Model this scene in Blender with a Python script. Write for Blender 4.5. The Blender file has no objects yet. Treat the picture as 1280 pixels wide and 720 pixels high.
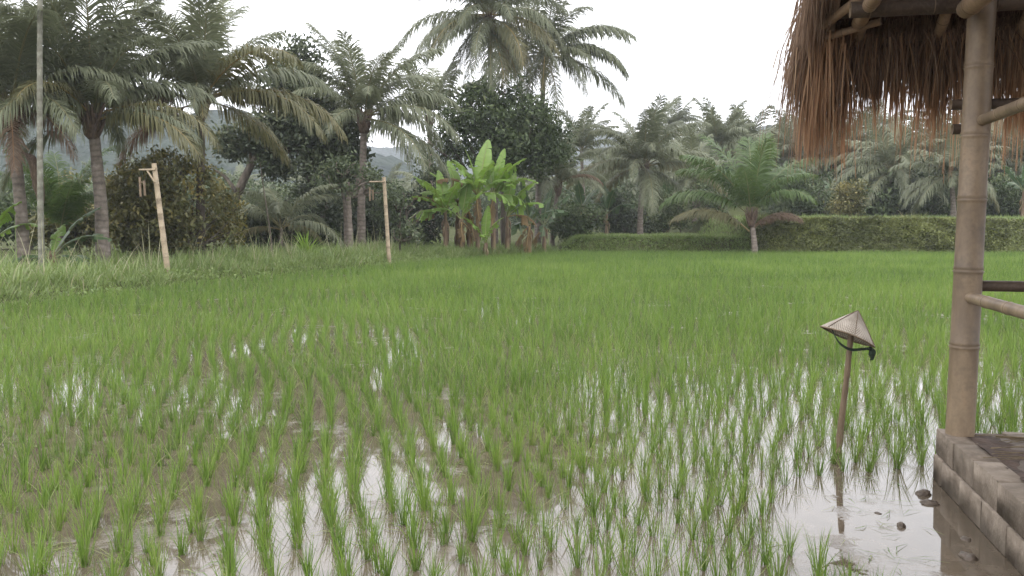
import bpy, math, random
import numpy as np
from mathutils import Vector, Matrix, noise as mnoise

random.seed(7)
rng = np.random.default_rng(7)
scene = bpy.context.scene
COL = scene.collection
PI = math.pi
F = 1065.0                      # focal length in photo pixels (1280 wide)
CAM_Z = 1.7
PITCH = math.atan(80 / F)

# ------------------------------------------------------------------ helpers
def gx(px, d):                  # world x of a photo column at distance d
    return (px - 640) / F * d

def hz(py, d):                  # world height of a photo row at distance d
    return CAM_Z + (280 - py) / F * d

class MB:
    """collects geometry for one mesh"""
    def __init__(s):
        s.V, s.Q, s.T, s.A, s.n = [], [], [], [], 0
    def add(s, V, Q=None, T=None, var=0.5):
        V = np.asarray(V, np.float32).reshape(-1, 3)
        if Q is not None and len(Q): s.Q.append(np.asarray(Q, np.int32).reshape(-1, 4) + s.n)
        if T is not None and len(T): s.T.append(np.asarray(T, np.int32).reshape(-1, 3) + s.n)
        a = np.asarray(var, np.float32)
        s.A.append(np.full(len(V), a, np.float32) if a.ndim == 0 else a)
        s.V.append(V); s.n += len(V)
        return s
    def arrays(s):
        V = np.concatenate(s.V); A = np.concatenate(s.A)
        Q = np.concatenate(s.Q) if s.Q else np.zeros((0, 4), np.int32)
        T = np.concatenate(s.T) if s.T else np.zeros((0, 3), np.int32)
        return V, Q, T, A
    def mesh(s, name, smooth=True):
        V, Q, T, A = s.arrays()
        me = bpy.data.meshes.new(name)
        nl = len(Q) * 4 + len(T) * 3
        me.vertices.add(len(V)); me.vertices.foreach_set('co', V.ravel())
        me.loops.add(nl)
        me.loops.foreach_set('vertex_index', np.concatenate([Q.ravel(), T.ravel()]).astype(np.int32))
        me.polygons.add(len(Q) + len(T))
        st = np.concatenate([np.arange(len(Q)) * 4, len(Q) * 4 + np.arange(len(T)) * 3]).astype(np.int32)
        me.polygons.foreach_set('loop_start', st)
        if smooth: me.polygons.foreach_set('use_smooth', np.ones(len(st), bool))
        at = me.attributes.new('var', 'FLOAT', 'POINT'); at.data.foreach_set('value', A)
        me.update(calc_edges=True); me.validate()
        return me

def obj(name, mb, mat=None, parent=None, loc=(0, 0, 0), rot=(0, 0, 0), sc=1.0, smooth=True):
    me = mb.mesh(name, smooth) if isinstance(mb, MB) else mb
    o = bpy.data.objects.new(name, me); COL.objects.link(o)
    o.location = loc; o.rotation_euler = rot
    o.scale = (sc, sc, sc) if not hasattr(sc, '__len__') else sc
    if parent: o.parent = parent
    if mat:
        if not me.materials: me.materials.append(mat)
        elif me.materials[0] != mat:
            o.material_slots[0].link = 'OBJECT'; o.material_slots[0].material = mat
    return o

def tag(o, label, cat, group=None, kind=None):
    o['label'] = label; o['category'] = cat
    if group: o['group'] = group
    if kind: o['kind'] = kind
    return o

def thing(name, label, cat, loc=(0, 0, 0), rz=0.0, group=None):
    o = bpy.data.objects.new(name, None); COL.objects.link(o)
    o.empty_display_size = .2
    o.location = loc; o.rotation_euler = (0, 0, rz)
    return tag(o, label, cat, group)

def frame_dirs(P):
    P = np.asarray(P, float); t = np.gradient(P, axis=0)
    t /= np.linalg.norm(t, axis=1)[:, None] + 1e-9
    ref = np.array([0, 0, 1.0]) if abs(t[0][2]) < .9 else np.array([0, 1.0, 0])
    a = np.cross(t, ref); a /= np.linalg.norm(a, axis=1)[:, None] + 1e-9
    return t, a, np.cross(a, t)

def tube(mb, P, R, n=8, cap=True, var=.5, wob=0):
    P = np.asarray(P, float); R = np.broadcast_to(np.asarray(R, float), (len(P),))
    t, a, b = frame_dirs(P)
    th = np.arange(n) / n * 2 * PI
    rr = R[:, None] * (1 + (wob * rng.standard_normal((len(P), n)) if wob else 0))
    V = P[:, None] + rr[..., None] * (np.cos(th)[None, :, None] * a[:, None] + np.sin(th)[None, :, None] * b[:, None])
    m = len(P)
    i, j = np.meshgrid(np.arange(m - 1), np.arange(n), indexing='ij')
    Q = np.stack([i * n + j, i * n + (j + 1) % n, (i + 1) * n + (j + 1) % n, (i + 1) * n + j], -1).reshape(-1, 4)
    V = V.reshape(-1, 3); T = []
    if cap:
        V = np.concatenate([V, P[:1], P[-1:]])
        for k in range(n):
            T.append((m * n, (k + 1) % n, k)); T.append((m * n + 1, (m - 1) * n + k, (m - 1) * n + (k + 1) % n))
    if hasattr(var, '__len__'): var = np.concatenate([np.repeat(var, n), [.5, .5] if cap else []])
    mb.add(V, Q, T, var)

def curve_pts(pts, n=10):
    pts = np.asarray(pts, float); k = len(pts)
    if k == 2: return pts[0] + (pts[1] - pts[0]) * np.linspace(0, 1, n)[:, None]
    u = np.linspace(0, k - 1, n); out = []
    for q in u:
        i = min(int(q), k - 2); f = q - i
        p0, p1, p2, p3 = pts[max(i - 1, 0)], pts[i], pts[i + 1], pts[min(i + 2, k - 1)]
        out.append(.5 * ((2 * p1) + (-p0 + p2) * f + (2 * p0 - 5 * p1 + 4 * p2 - p3) * f * f + (-p0 + 3 * p1 - 3 * p2 + p3) * f ** 3))
    return np.array(out)

def bamboo(mb, p0, p1, r0, r1=None, node=.32, n=14, bend=0.0, off=.12):
    """culm with raised nodes, sheath grooves and a hollow cut at each end"""
    p0 = np.array(p0, float); p1 = np.array(p1, float); r1 = r1 or r0
    L = np.linalg.norm(p1 - p0); ts, bump, vv = [0.0], [1.0], [.5]
    q = off
    while q < L - .03:
        for dq, b in ((-.035, 1.0), (-.016, 1.03), (-.007, 1.10), (.0, .97), (.008, 1.07), (.024, 1.0)):
            if 0 < q + dq < L: ts.append((q + dq) / L); bump.append(b); vv.append(.1 if dq == .0 else .5)
        q += node * random.uniform(.88, 1.12)
    ts.append(1.0); bump.append(1.0); vv.append(.5)
    ts = np.array(ts); bump = np.array(bump)
    P = p0 + (p1 - p0) * ts[:, None]
    P[:, 2] += bend * 4 * ts * (1 - ts) * -1
    R = (r0 + (r1 - r0) * ts) * bump
    tube(mb, P, R, n, cap=False, var=np.array(vv, np.float32))
    t, a, b = frame_dirs(P)
    th = np.arange(n) / n * 2 * PI
    for k, s in ((0, 1), (-1, -1)):     # wall thickness and diaphragm
        c, tt = P[k], t[k] * s
        ring = lambda rr, dd: c + tt * dd + rr * (np.cos(th)[:, None] * a[k] + np.sin(th)[:, None] * b[k])
        V = np.concatenate([ring(R[k], 0), ring(R[k] * .78, 0), ring(R[k] * .76, R[k] * .8), [c + tt * R[k] * .8]])
        Q, T = [], []
        for j in range(n):
            j2 = (j + 1) % n
            Q += [(j, j2, n + j2, n + j), (n + j, n + j2, 2 * n + j2, 2 * n + j)]
            T.append((2 * n + j, 2 * n + j2, 3 * n))
        mb.add(V, Q, T, .15)

def box(mb, c, s, rz=0, jit=0, var=.5, bev=0.0):
    x, y, z = [q / 2 for q in s]; pts = []
    if bev:
        for sz in (-1, 1):
            for (sx, sy) in ((-1, -1), (1, -1), (1, 1), (-1, 1)):
                pts.append((sx * (x - bev), sy * (y - bev), sz * z))
                pts.append((sx * (x - bev * 0), sy * (y - bev), sz * (z - bev)))
                pts.append((sx * (x - bev), sy * (y), sz * (z - bev)))
    else:
        for sz in (-1, 1):
            for (sx, sy) in ((-1, -1), (1, -1), (1, 1), (-1, 1)): pts.append((sx * x, sy * y, sz * z))
    V = np.array(pts, float)
    if jit: V += rng.normal(0, jit, V.shape)
    cr, sr = math.cos(rz), math.sin(rz)
    V = np.stack([V[:, 0] * cr - V[:, 1] * sr + c[0], V[:, 0] * sr + V[:, 1] * cr + c[1], V[:, 2] + c[2]], -1)
    if not bev:
        mb.add(V, [(3, 2, 1, 0), (4, 5, 6, 7), (0, 1, 5, 4), (1, 2, 6, 5), (2, 3, 7, 6), (3, 0, 4, 7)], None, var); return
    I = lambda zz, k, w: (zz * 4 + k) * 3 + w      # w: 0 cap, 1 x-side, 2 y-side
    Q = [(I(0, 3, 0), I(0, 2, 0), I(0, 1, 0), I(0, 0, 0)), (I(1, 0, 0), I(1, 1, 0), I(1, 2, 0), I(1, 3, 0))]; T = []
    for (k, l, w) in ((0, 1, 2), (1, 2, 1), (2, 3, 2), (3, 0, 1)):
        Q += [(I(0, k, w), I(0, l, w), I(1, l, w), I(1, k, w)),
              (I(0, k, 0), I(0, l, 0), I(0, l, w), I(0, k, w)), (I(1, k, w), I(1, l, w), I(1, l, 0), I(1, k, 0))]
    for k in range(4):
        Q.append((I(0, k, 1), I(0, k, 2), I(1, k, 2), I(1, k, 1)))
        T += [(I(0, k, 0), I(0, k, 1), I(0, k, 2)), (I(1, k, 0), I(1, k, 2), I(1, k, 1))]
    mb.add(V, Q, T, var)

# ------------------------------------------------------------------ materials
def new_mat(name):
    m = bpy.data.materials.new(name); m.use_nodes = True
    nt = m.node_tree; nt.nodes.clear()
    out = nt.nodes.new('ShaderNodeOutputMaterial')
    return m, nt, out

def N(nt, typ, **kw):
    n = nt.nodes.new(typ)
    for k, v in kw.items():
        if k == 'inp':
            for a, b in v.items(): n.inputs[a].default_value = b
        else: setattr(n, k, v)
    return n

def ramp(nt, fac, stops):
    r = N(nt, 'ShaderNodeValToRGB'); e = r.color_ramp.elements
    while len(e) < len(stops): e.new(.5)
    for i, (p, c) in enumerate(stops): e[i].position = p; e[i].color = (*c, 1)
    nt.links.new(fac, r.inputs[0]); return r.outputs[0]

def math_n(nt, op, a, b=None, clamp=False):
    n = N(nt, 'ShaderNodeMath', operation=op, use_clamp=clamp)
    for i, q in enumerate((a, b)):
        if q is None: continue
        if isinstance(q, (int, float)): n.inputs[i].default_value = q
        else: nt.links.new(q, n.inputs[i])
    return n.outputs[0]

def mixc(nt, fac, a, b):
    n = N(nt, 'ShaderNodeMix', data_type='RGBA')
    if isinstance(fac, (int, float)): n.inputs[0].default_value = fac
    else: nt.links.new(fac, n.inputs[0])
    for i, q in ((6, a), (7, b)):
        if isinstance(q, tuple): n.inputs[i].default_value = (*q, 1)
        else: nt.links.new(q, n.inputs[i])
    return n.outputs[2]

def foliage(name, stops, rib=(.16, .15, .06), rough=.5, transl=.3, spec=.4, nscale=.35, tcol=1.5):
    """leaf colour from a per-leaf attribute, a per-object random value and slow noise; var 2 marks ribs"""
    m, nt, out = new_mat(name); L = nt.links
    at = N(nt, 'ShaderNodeAttribute', attribute_name='var')
    oi = N(nt, 'ShaderNodeObjectInfo')
    geo = N(nt, 'ShaderNodeNewGeometry')
    no = N(nt, 'ShaderNodeTexNoise', inp={'Scale': nscale, 'Detail': 3.0}); L.new(geo.outputs['Position'], no.inputs['Vector'])
    v = math_n(nt, 'MULTIPLY', at.outputs['Fac'], .62)
    v = math_n(nt, 'ADD', v, math_n(nt, 'MULTIPLY', oi.outputs['Random'], .16))
    v = math_n(nt, 'ADD', v, math_n(nt, 'MULTIPLY', math_n(nt, 'SUBTRACT', no.outputs['Fac'], .3), .5), True)
    c = ramp(nt, v, stops)
    isrib = math_n(nt, 'GREATER_THAN', at.outputs['Fac'], 1.5)
    c = mixc(nt, isrib, c, rib)
    p = N(nt, 'ShaderNodeBsdfPrincipled', inp={'Roughness': rough, 'Specular IOR Level': spec}); L.new(c, p.inputs['Base Color'])
    tr = N(nt, 'ShaderNodeBsdfTranslucent')
    h = N(nt, 'ShaderNodeHueSaturation', inp={'Saturation': 1.1, 'Value': tcol, 'Hue': .49}); L.new(c, h.inputs['Color']); L.new(h.outputs[0], tr.inputs['Color'])
    mx = N(nt, 'ShaderNodeMixShader', inp={0: transl}); L.new(p.outputs[0], mx.inputs[1]); L.new(tr.outputs[0], mx.inputs[2])
    L.new(mx.outputs[0], out.inputs[0]); return m

def rough_mat(name, stops, scale=6, rough=.85, bump=.3, detail=6, stretch=(1, 1, 1), coord='Object', var_mix=0.0, spec=.3, extra=None, bscale=None):
    m, nt, out = new_mat(name); L = nt.links
    tc = N(nt, 'ShaderNodeTexCoord'); mp = N(nt, 'ShaderNodeMapping'); mp.inputs['Scale'].default_value = stretch
    L.new(tc.outputs[coord], mp.inputs[0])
    no = N(nt, 'ShaderNodeTexNoise', inp={'Scale': scale, 'Detail': float(detail), 'Roughness': .62}); L.new(mp.outputs[0], no.inputs['Vector'])
    f = no.outputs['Fac']
    if var_mix:
        at = N(nt, 'ShaderNodeAttribute', attribute_name='var')
        f = math_n(nt, 'ADD', math_n(nt, 'MULTIPLY', f, 1 - var_mix), math_n(nt, 'MULTIPLY', at.outputs['Fac'], var_mix), True)
    c = ramp(nt, f, stops)
    p = N(nt, 'ShaderNodeBsdfPrincipled', inp={'Roughness': rough, 'Specular IOR Level': spec})
    if extra: c = extra(nt, L, c, tc)
    L.new(c, p.inputs['Base Color'])
    no2 = N(nt, 'ShaderNodeTexNoise', inp={'Scale': bscale or scale * 3, 'Detail': 5.0}); L.new(mp.outputs[0], no2.inputs['Vector'])
    b = N(nt, 'ShaderNodeBump', inp={'Strength': bump, 'Distance': .02}); L.new(no2.outputs['Fac'], b.inputs['Height']); L.new(b.outputs[0], p.inputs['Normal'])
    L.new(p.outputs[0], out.inputs[0]); return m

M = {}
M['rice'] = foliage('rice_leaf', [(0, (.044, .080, .022)), (.4, (.098, .168, .036)), (.75, (.158, .238, .055)), (1, (.24, .26, .115))], transl=.44, rough=.45, nscale=.25)
M['grass'] = foliage('bank_grass', [(0, (.07, .105, .034)), (.5, (.145, .205, .066)), (.85, (.22, .27, .115)), (1, (.30, .29, .18))], transl=.35, nscale=.5)
M['cover'] = foliage('creeping_cover', [(0, (.06, .072, .024)), (.5, (.12, .138, .042)), (.85, (.19, .215, .07)), (1, (.22, .18, .09))], transl=.2, nscale=.5)
M['palm'] = foliage('palm_leaf', [(0, (.058, .068, .044)), (.5, (.124, .14, .084)), (.85, (.185, .196, .115)), (1, (.25, .23, .14))], rib=(.15, .14, .07), transl=.24, rough=.48, spec=.35)
M['palm_young'] = foliage('young_palm_leaf', [(0, (.035, .06, .022)), (.5, (.07, .115, .035)), (1, (.12, .15, .05))], rib=(.16, .16, .07), transl=.3, rough=.45)
M['palm_yellow'] = foliage('ageing_palm_leaf', [(0, (.065, .07, .034)), (.5, (.12, .118, .055)), (1, (.19, .155, .08))], rib=(.24, .18, .07), transl=.3)
M['palm_dead'] = foliage('dead_palm_leaf', [(0, (.07, .05, .036)), (.5, (.14, .10, .07)), (1, (.23, .17, .125))], rib=(.2, .12, .07), transl=.2, rough=.8, spec=.15)
M['banana'] = foliage('banana_leaf', [(0, (.075, .13, .03)), (.5, (.15, .25, .05)), (.9, (.24, .34, .085)), (1, (.30, .36, .12))], rib=(.22, .26, .09), transl=.35, rough=.4, nscale=.6)
M['banana_dull'] = foliage('dull_banana_leaf', [(0, (.03, .055, .024)), (.5, (.06, .10, .045)), (1, (.11, .15, .075))], rib=(.16, .18, .09), transl=.25, rough=.4)
M['banana_dead'] = foliage('dead_banana_leaf', [(0, (.05, .036, .02)), (.5, (.13, .09, .045)), (1, (.26, .19, .09))], rib=(.24, .17, .08), transl=.25, rough=.8, spec=.15)
M['leaf_dark'] = foliage('dark_leaf', [(0, (.026, .036, .024)), (.5, (.058, .074, .043)), (.9, (.115, .132, .072)), (1, (.155, .16, .10))], transl=.12, rough=.55, spec=.25)
M['leaf_mid'] = foliage('mid_leaf', [(0, (.026, .04, .018)), (.5, (.06, .084, .036)), (.85, (.108, .13, .058)), (1, (.165, .16, .085))], transl=.15, rough=.55, spec=.25)
M['leaf_olive'] = foliage('olive_leaf', [(0, (.036, .042, .02)), (.35, (.08, .085, .033)), (.6, (.135, .132, .048)), (.9, (.25, .205, .065))], transl=.2, rough=.5)
M['leaf_pale'] = foliage('pale_leaf', [(0, (.04, .06, .03)), (.5, (.085, .11, .055)), (1, (.15, .165, .09))], transl=.25, rough=.5)
M['leaf_yellow'] = foliage('yellow_leaf', [(0, (.06, .07, .02)), (.5, (.14, .13, .03)), (1, (.26, .20, .05))], transl=.25, rough=.5)

def rings(freq, dark, amt=.6):
    def f(nt, L, c, tc):
        w = N(nt, 'ShaderNodeTexWave', wave_type='BANDS', bands_direction='Z', inp={'Scale': freq, 'Distortion': 6.0, 'Detail': 3.0, 'Detail Scale': 1.2})
        L.new(tc.outputs['Object'], w.inputs['Vector'])
        fac = math_n(nt, 'MULTIPLY', math_n(nt, 'POWER', w.outputs['Fac'], 2.5), amt)
        return mixc(nt, fac, c, dark)
    return f
M['palm_trunk'] = rough_mat('palm_trunk', [(.3, (.10, .085, .07)), (.55, (.19, .16, .135)), (.75, (.28, .25, .22))], 5, extra=rings(1.6, (.055, .044, .036), .38), bump=.6)
M['pale_trunk'] = rough_mat('pale_trunk', [(.3, (.09, .09, .07)), (.55, (.18, .18, .145)), (.75, (.29, .29, .245))], 6, extra=rings(1.1, (.10, .09, .07), .45), bump=.4)
M['bark'] = rough_mat('bark', [(.3, (.04, .033, .026)), (.55, (.09, .075, .06)), (.75, (.15, .13, .105))], 5, bump=.7, stretch=(1, 1, .35))
M['banana_stem'] = rough_mat('banana_stem', [(.3, (.07, .05, .035)), (.5, (.15, .105, .07)), (.7, (.19, .17, .08))], 3, stretch=(3, 3, .5), bump=.4)
M['fibre'] = rough_mat('palm_fibre', [(.3, (.04, .028, .02)), (.6, (.12, .085, .06)), (.8, (.2, .15, .1))], 9, stretch=(3, 3, .6), bump=.8)

def bam_extra(nt, L, c, tc):
    no = N(nt, 'ShaderNodeTexNoise', inp={'Scale': 45.0, 'Detail': 4.0}); L.new(tc.outputs['Object'], no.inputs['Vector'])
    c = mixc(nt, math_n(nt, 'MULTIPLY', math_n(nt, 'SUBTRACT', no.outputs['Fac'], .45), 1.6, True), c, (.13, .095, .07))
    n2 = N(nt, 'ShaderNodeTexNoise', inp={'Scale': 3.5, 'Detail': 8.0, 'Roughness': .7}); L.new(tc.outputs['Object'], n2.inputs['Vector'])
    c = mixc(nt, math_n(nt, 'MULTIPLY', math_n(nt, 'SUBTRACT', n2.outputs['Fac'], .52), 4.0, True), c, (.075, .06, .045))
    at = N(nt, 'ShaderNodeAttribute', attribute_name='var')
    return mixc(nt, math_n(nt, 'LESS_THAN', at.outputs['Fac'], .3), c, (.16, .115, .075))
M['bamboo'] = rough_mat('bamboo_weathered', [(.25, (.09, .064, .041)), (.45, (.165, .12, .078)), (.62, (.235, .175, .114)), (.8, (.28, .185, .108))], 2.6, rough=.5, bump=.12, stretch=(2, 2, .6), extra=bam_extra, spec=.4)
M['bamboo_warm'] = rough_mat('bamboo_lit', [(.25, (.17, .115, .075)), (.5, (.29, .205, .135)), (.8, (.38, .27, .18))], 4, rough=.5, bump=.12, extra=bam_extra)  # light on the rafters painted in as a brighter bamboo colour
M['bamboo_dark'] = rough_mat('bamboo_shaded', [(.25, (.03, .021, .016)), (.5, (.06, .042, .031)), (.8, (.10, .07, .05))], 4, rough=.55, bump=.15, extra=bam_extra)  # shade under the roof painted in as a darker bamboo colour
M['bamboo_pale'] = rough_mat('bamboo_pale', [(.25, (.20, .16, .105)), (.5, (.31, .25, .17)), (.8, (.38, .32, .23))], 4, rough=.5, bump=.1, extra=bam_extra)
M['thatch'] = foliage('thatch_straw', [(0, (.07, .047, .034)), (.4, (.15, .102, .072)), (.75, (.25, .178, .125)), (1, (.38, .285, .20))], transl=.35, rough=.75, spec=.15, nscale=2.0, tcol=1.3)
M['thatch_tip'] = foliage('backlit_straw', [(0, (.16, .095, .058)), (.4, (.29, .182, .11)), (.75, (.42, .285, .18)), (1, (.52, .39, .26))], transl=.55, rough=.75, spec=.15, nscale=2.0, tcol=1.25)  # glow of sky through the hem painted in as lighter, oranger straw
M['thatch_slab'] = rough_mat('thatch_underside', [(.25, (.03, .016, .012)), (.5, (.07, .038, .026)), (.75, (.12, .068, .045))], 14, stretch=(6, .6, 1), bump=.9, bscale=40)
def tide(nt, L, c, tc):          # damp, algae-stained band above the waterline
    sep = N(nt, 'ShaderNodeSeparateXYZ'); L.new(tc.outputs['Object'], sep.inputs[0])
    no = N(nt, 'ShaderNodeTexNoise', inp={'Scale': 5.0, 'Detail': 6.0}); L.new(tc.outputs['Object'], no.inputs['Vector'])
    h = math_n(nt, 'SUBTRACT', math_n(nt, 'ADD', .04, math_n(nt, 'MULTIPLY', no.outputs['Fac'], .16)), sep.outputs[2])
    c = mixc(nt, math_n(nt, 'MULTIPLY', math_n(nt, 'MULTIPLY', h, 14.0, True), .5), c, (.05, .042, .03))
    n2 = N(nt, 'ShaderNodeTexNoise', inp={'Scale': 2.3, 'Detail': 9.0, 'Roughness': .7}); L.new(tc.outputs['Object'], n2.inputs['Vector'])
    return mixc(nt, math_n(nt, 'MULTIPLY', math_n(nt, 'SUBTRACT', n2.outputs['Fac'], .5), 3.0, True), c, (.10, .08, .06))
M['block'] = rough_mat('plinth_block', [(.2, (.065, .05, .038)), (.45, (.155, .125, .098)), (.6, (.22, .182, .145)), (.8, (.29, .245, .20))], 11, var_mix=.25, bump=.3, bscale=45, extra=tide)
M['mortar'] = rough_mat('plinth_mortar', [(.3, (.07, .055, .043)), (.7, (.16, .13, .105))], 9, bump=.6)
M['dirt'] = rough_mat('dirt_floor', [(.3, (.022, .013, .009)), (.5, (.052, .032, .022)), (.75, (.09, .06, .044))], 7, bump=.9, bscale=30)
M['stone'] = rough_mat('wet_stone', [(.3, (.045, .034, .026)), (.55, (.10, .078, .06)), (.8, (.16, .13, .105))], 16, rough=.45, bump=.7, bscale=50)
M['strap'] = rough_mat('strap_cloth', [(.3, (.012, .02, .014)), (.7, (.035, .05, .035))], 30, rough=.9)
M['straw'] = rough_mat('straw', [(.3, (.08, .06, .035)), (.7, (.2, .155, .095))], 20)
M['wood_stake'] = rough_mat('stake_wood', [(.3, (.075, .053, .034)), (.5, (.145, .106, .07)), (.75, (.21, .16, .115))], 6, stretch=(3, 3, .5), bump=.4)

def hat_mat():
    m, nt, out = new_mat('woven_hat'); L = nt.links
    tc = N(nt, 'ShaderNodeTexCoord')
    sep = N(nt, 'ShaderNodeSeparateXYZ'); L.new(tc.outputs['Object'], sep.inputs[0])
    ang = math_n(nt, 'ARCTAN2', sep.outputs[1], sep.outputs[0])
    s1 = math_n(nt, 'SINE', math_n(nt, 'MULTIPLY', ang, 60.0))
    s2 = math_n(nt, 'SINE', math_n(nt, 'MULTIPLY', sep.outputs[2], 330.0))
    wv = math_n(nt, 'MULTIPLY', s1, s2)
    no = N(nt, 'ShaderNodeTexNoise', inp={'Scale': 9.0, 'Detail': 6.0}); L.new(tc.outputs['Object'], no.inputs['Vector'])
    f = math_n(nt, 'ADD', math_n(nt, 'MULTIPLY', wv, .28), no.outputs['Fac'])
    c = ramp(nt, f, [(.25, (.17, .145, .115)), (.5, (.32, .28, .235)), (.72, (.43, .385, .33))])
    p = N(nt, 'ShaderNodeBsdfPrincipled', inp={'Roughness': .75, 'Specular IOR Level': .25}); L.new(c, p.inputs['Base Color'])
    b = N(nt, 'ShaderNodeBump', inp={'Strength': .6, 'Distance': .003}); L.new(wv, b.inputs['Height']); L.new(b.outputs[0], p.inputs['Normal'])
    L.new(p.outputs[0], out.inputs[0]); return m
M['hat'] = hat_mat()

def water_mat():
    m, nt, out = new_mat('muddy_water'); L = nt.links
    geo = N(nt, 'ShaderNodeNewGeometry')
    n1 = N(nt, 'ShaderNodeTexNoise', inp={'Scale': .8, 'Detail': 7.0, 'Roughness': .6}); L.new(geo.outputs['Position'], n1.inputs['Vector'])
    n2 = N(nt, 'ShaderNodeTexNoise', inp={'Scale': 7.0, 'Detail': 6.0, 'Roughness': .65}); L.new(geo.outputs['Position'], n2.inputs['Vector'])
    c = ramp(nt, n2.outputs['Fac'], [(.25, (.066, .053, .039)), (.55, (.098, .079, .059)), (.8, (.135, .11, .084))])
    # mud that comes up through the water in patches
    up = math_n(nt, 'ADD', math_n(nt, 'MULTIPLY', n1.outputs['Fac'], .75), math_n(nt, 'MULTIPLY', n2.outputs['Fac'], .35))
    mask = N(nt, 'ShaderNodeMapRange', interpolation_type='SMOOTHSTEP', inp={'From Min': .60, 'From Max': .68}); L.new(up, mask.inputs[0])
    p = N(nt, 'ShaderNodeBsdfPrincipled', inp={'IOR': 1.58, 'Specular IOR Level': .5}); L.new(c, p.inputs['Base Color'])
    rg = N(nt, 'ShaderNodeMapRange', inp={'To Min': .025, 'To Max': .30}); L.new(mask.outputs[0], rg.inputs[0]); L.new(rg.outputs[0], p.inputs['Roughness'])
    n3 = N(nt, 'ShaderNodeTexNoise', inp={'Scale': 2.6, 'Detail': 2.0}); L.new(geo.outputs['Position'], n3.inputs['Vector'])
    n4 = N(nt, 'ShaderNodeTexNoise', inp={'Scale': 22.0, 'Detail': 5.0}); L.new(geo.outputs['Position'], n4.inputs['Vector'])
    hgt = math_n(nt, 'ADD', math_n(nt, 'MULTIPLY', n3.outputs['Fac'], .25), math_n(nt, 'MULTIPLY', math_n(nt, 'MULTIPLY', n4.outputs['Fac'], mask.outputs[0]), 1.2))
    b = N(nt, 'ShaderNodeBump', inp={'Strength': .12, 'Distance': .02}); L.new(hgt, b.inputs['Height']); L.new(b.outputs[0], p.inputs['Normal'])
    L.new(p.outputs[0], out.inputs[0]); return m
M['water'] = water_mat()

def ground_mat():
    m, nt, out = new_mat('grassy_earth'); L = nt.links
    geo = N(nt, 'ShaderNodeNewGeometry')
    n1 = N(nt, 'ShaderNodeTexNoise', inp={'Scale': .7, 'Detail': 8.0, 'Roughness': .65}); L.new(geo.outputs['Position'], n1.inputs['Vector'])
    c = ramp(nt, n1.outputs['Fac'], [(.3, (.035, .032, .018)), (.5, (.05, .058, .022)), (.7, (.075, .09, .03))])
    p = N(nt, 'ShaderNodeBsdfPrincipled', inp={'Roughness': .95, 'Specular IOR Level': .1}); L.new(c, p.inputs['Base Color'])
    n2 = N(nt, 'ShaderNodeTexNoise', inp={'Scale': 9.0, 'Detail': 6.0}); L.new(geo.outputs['Position'], n2.inputs['Vector'])
    b = N(nt, 'ShaderNodeBump', inp={'Strength': .8, 'Distance': .1}); L.new(n2.outputs['Fac'], b.inputs['Height']); L.new(b.outputs[0], p.inputs['Normal'])
    L.new(p.outputs[0], out.inputs[0]); return m
M['ground'] = ground_mat()
def hill_mat():
    m, nt, out = new_mat('forested_hill'); L = nt.links
    geo = N(nt, 'ShaderNodeNewGeometry')
    n1 = N(nt, 'ShaderNodeTexNoise', inp={'Scale': .03, 'Detail': 5.0, 'Roughness': .6}); L.new(geo.outputs['Position'], n1.inputs['Vector'])
    n2 = N(nt, 'ShaderNodeTexVoronoi', inp={'Scale': .22}); L.new(geo.outputs['Position'], n2.inputs['Vector'])
    f = math_n(nt, 'ADD', math_n(nt, 'MULTIPLY', n1.outputs['Fac'], .75), math_n(nt, 'MULTIPLY', n2.outputs['Distance'], .12))
    c = ramp(nt, f, [(.3, (.014, .022, .018)), (.5, (.026, .038, .026)), (.7, (.05, .06, .04))])
    p = N(nt, 'ShaderNodeBsdfPrincipled', inp={'Roughness': .95, 'Specular IOR Level': .05}); L.new(c, p.inputs['Base Color'])
    b = N(nt, 'ShaderNodeBump', inp={'Strength': 1.0, 'Distance': 2.0}); b.invert = True
    L.new(n2.outputs['Distance'], b.inputs['Height']); L.new(b.outputs[0], p.inputs['Normal'])
    L.new(p.outputs[0], out.inputs[0]); return m
M['hill'] = hill_mat()

# ------------------------------------------------------------------ terrain
EDGE = np.array([(-13.0, -30), (-12.2, 0), (-11.2, 9), (-10.1, 16.8), (-8.9, 23.3), (-4.95, 32.8), (-3.0, 39.5), (2.9, 50.0), (13.7, 48.6), (28, 47.6), (62, 45.5), (140, 42)], float)

def sstep(a, b, x):
    t = np.clip((x - a) / (b - a), 0, 1); return t * t * (3 - 2 * t)

def edge_dist(x, y):
    """signed distance from the paddy's edge, positive outside"""
    x = np.asarray(x, float); y = np.asarray(y, float)
    best = np.full(x.shape, 1e9); sign = np.ones(x.shape)
    for (ax, ay), (bx, by) in zip(EDGE[:-1], EDGE[1:]):
        dx, dy = bx - ax, by - ay
        t = np.clip(((x - ax) * dx + (y - ay) * dy) / (dx * dx + dy * dy), 0, 1)
        d = np.hypot(x - (ax + t * dx), y - (ay + t * dy))
        side = dx * (y - ay) - dy * (x - ax)
        up = d < best - 1e-9
        sign = np.where(up, np.where(side > 0, 1, -1), sign); best = np.where(up, d, best)
    return best * sign

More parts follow.
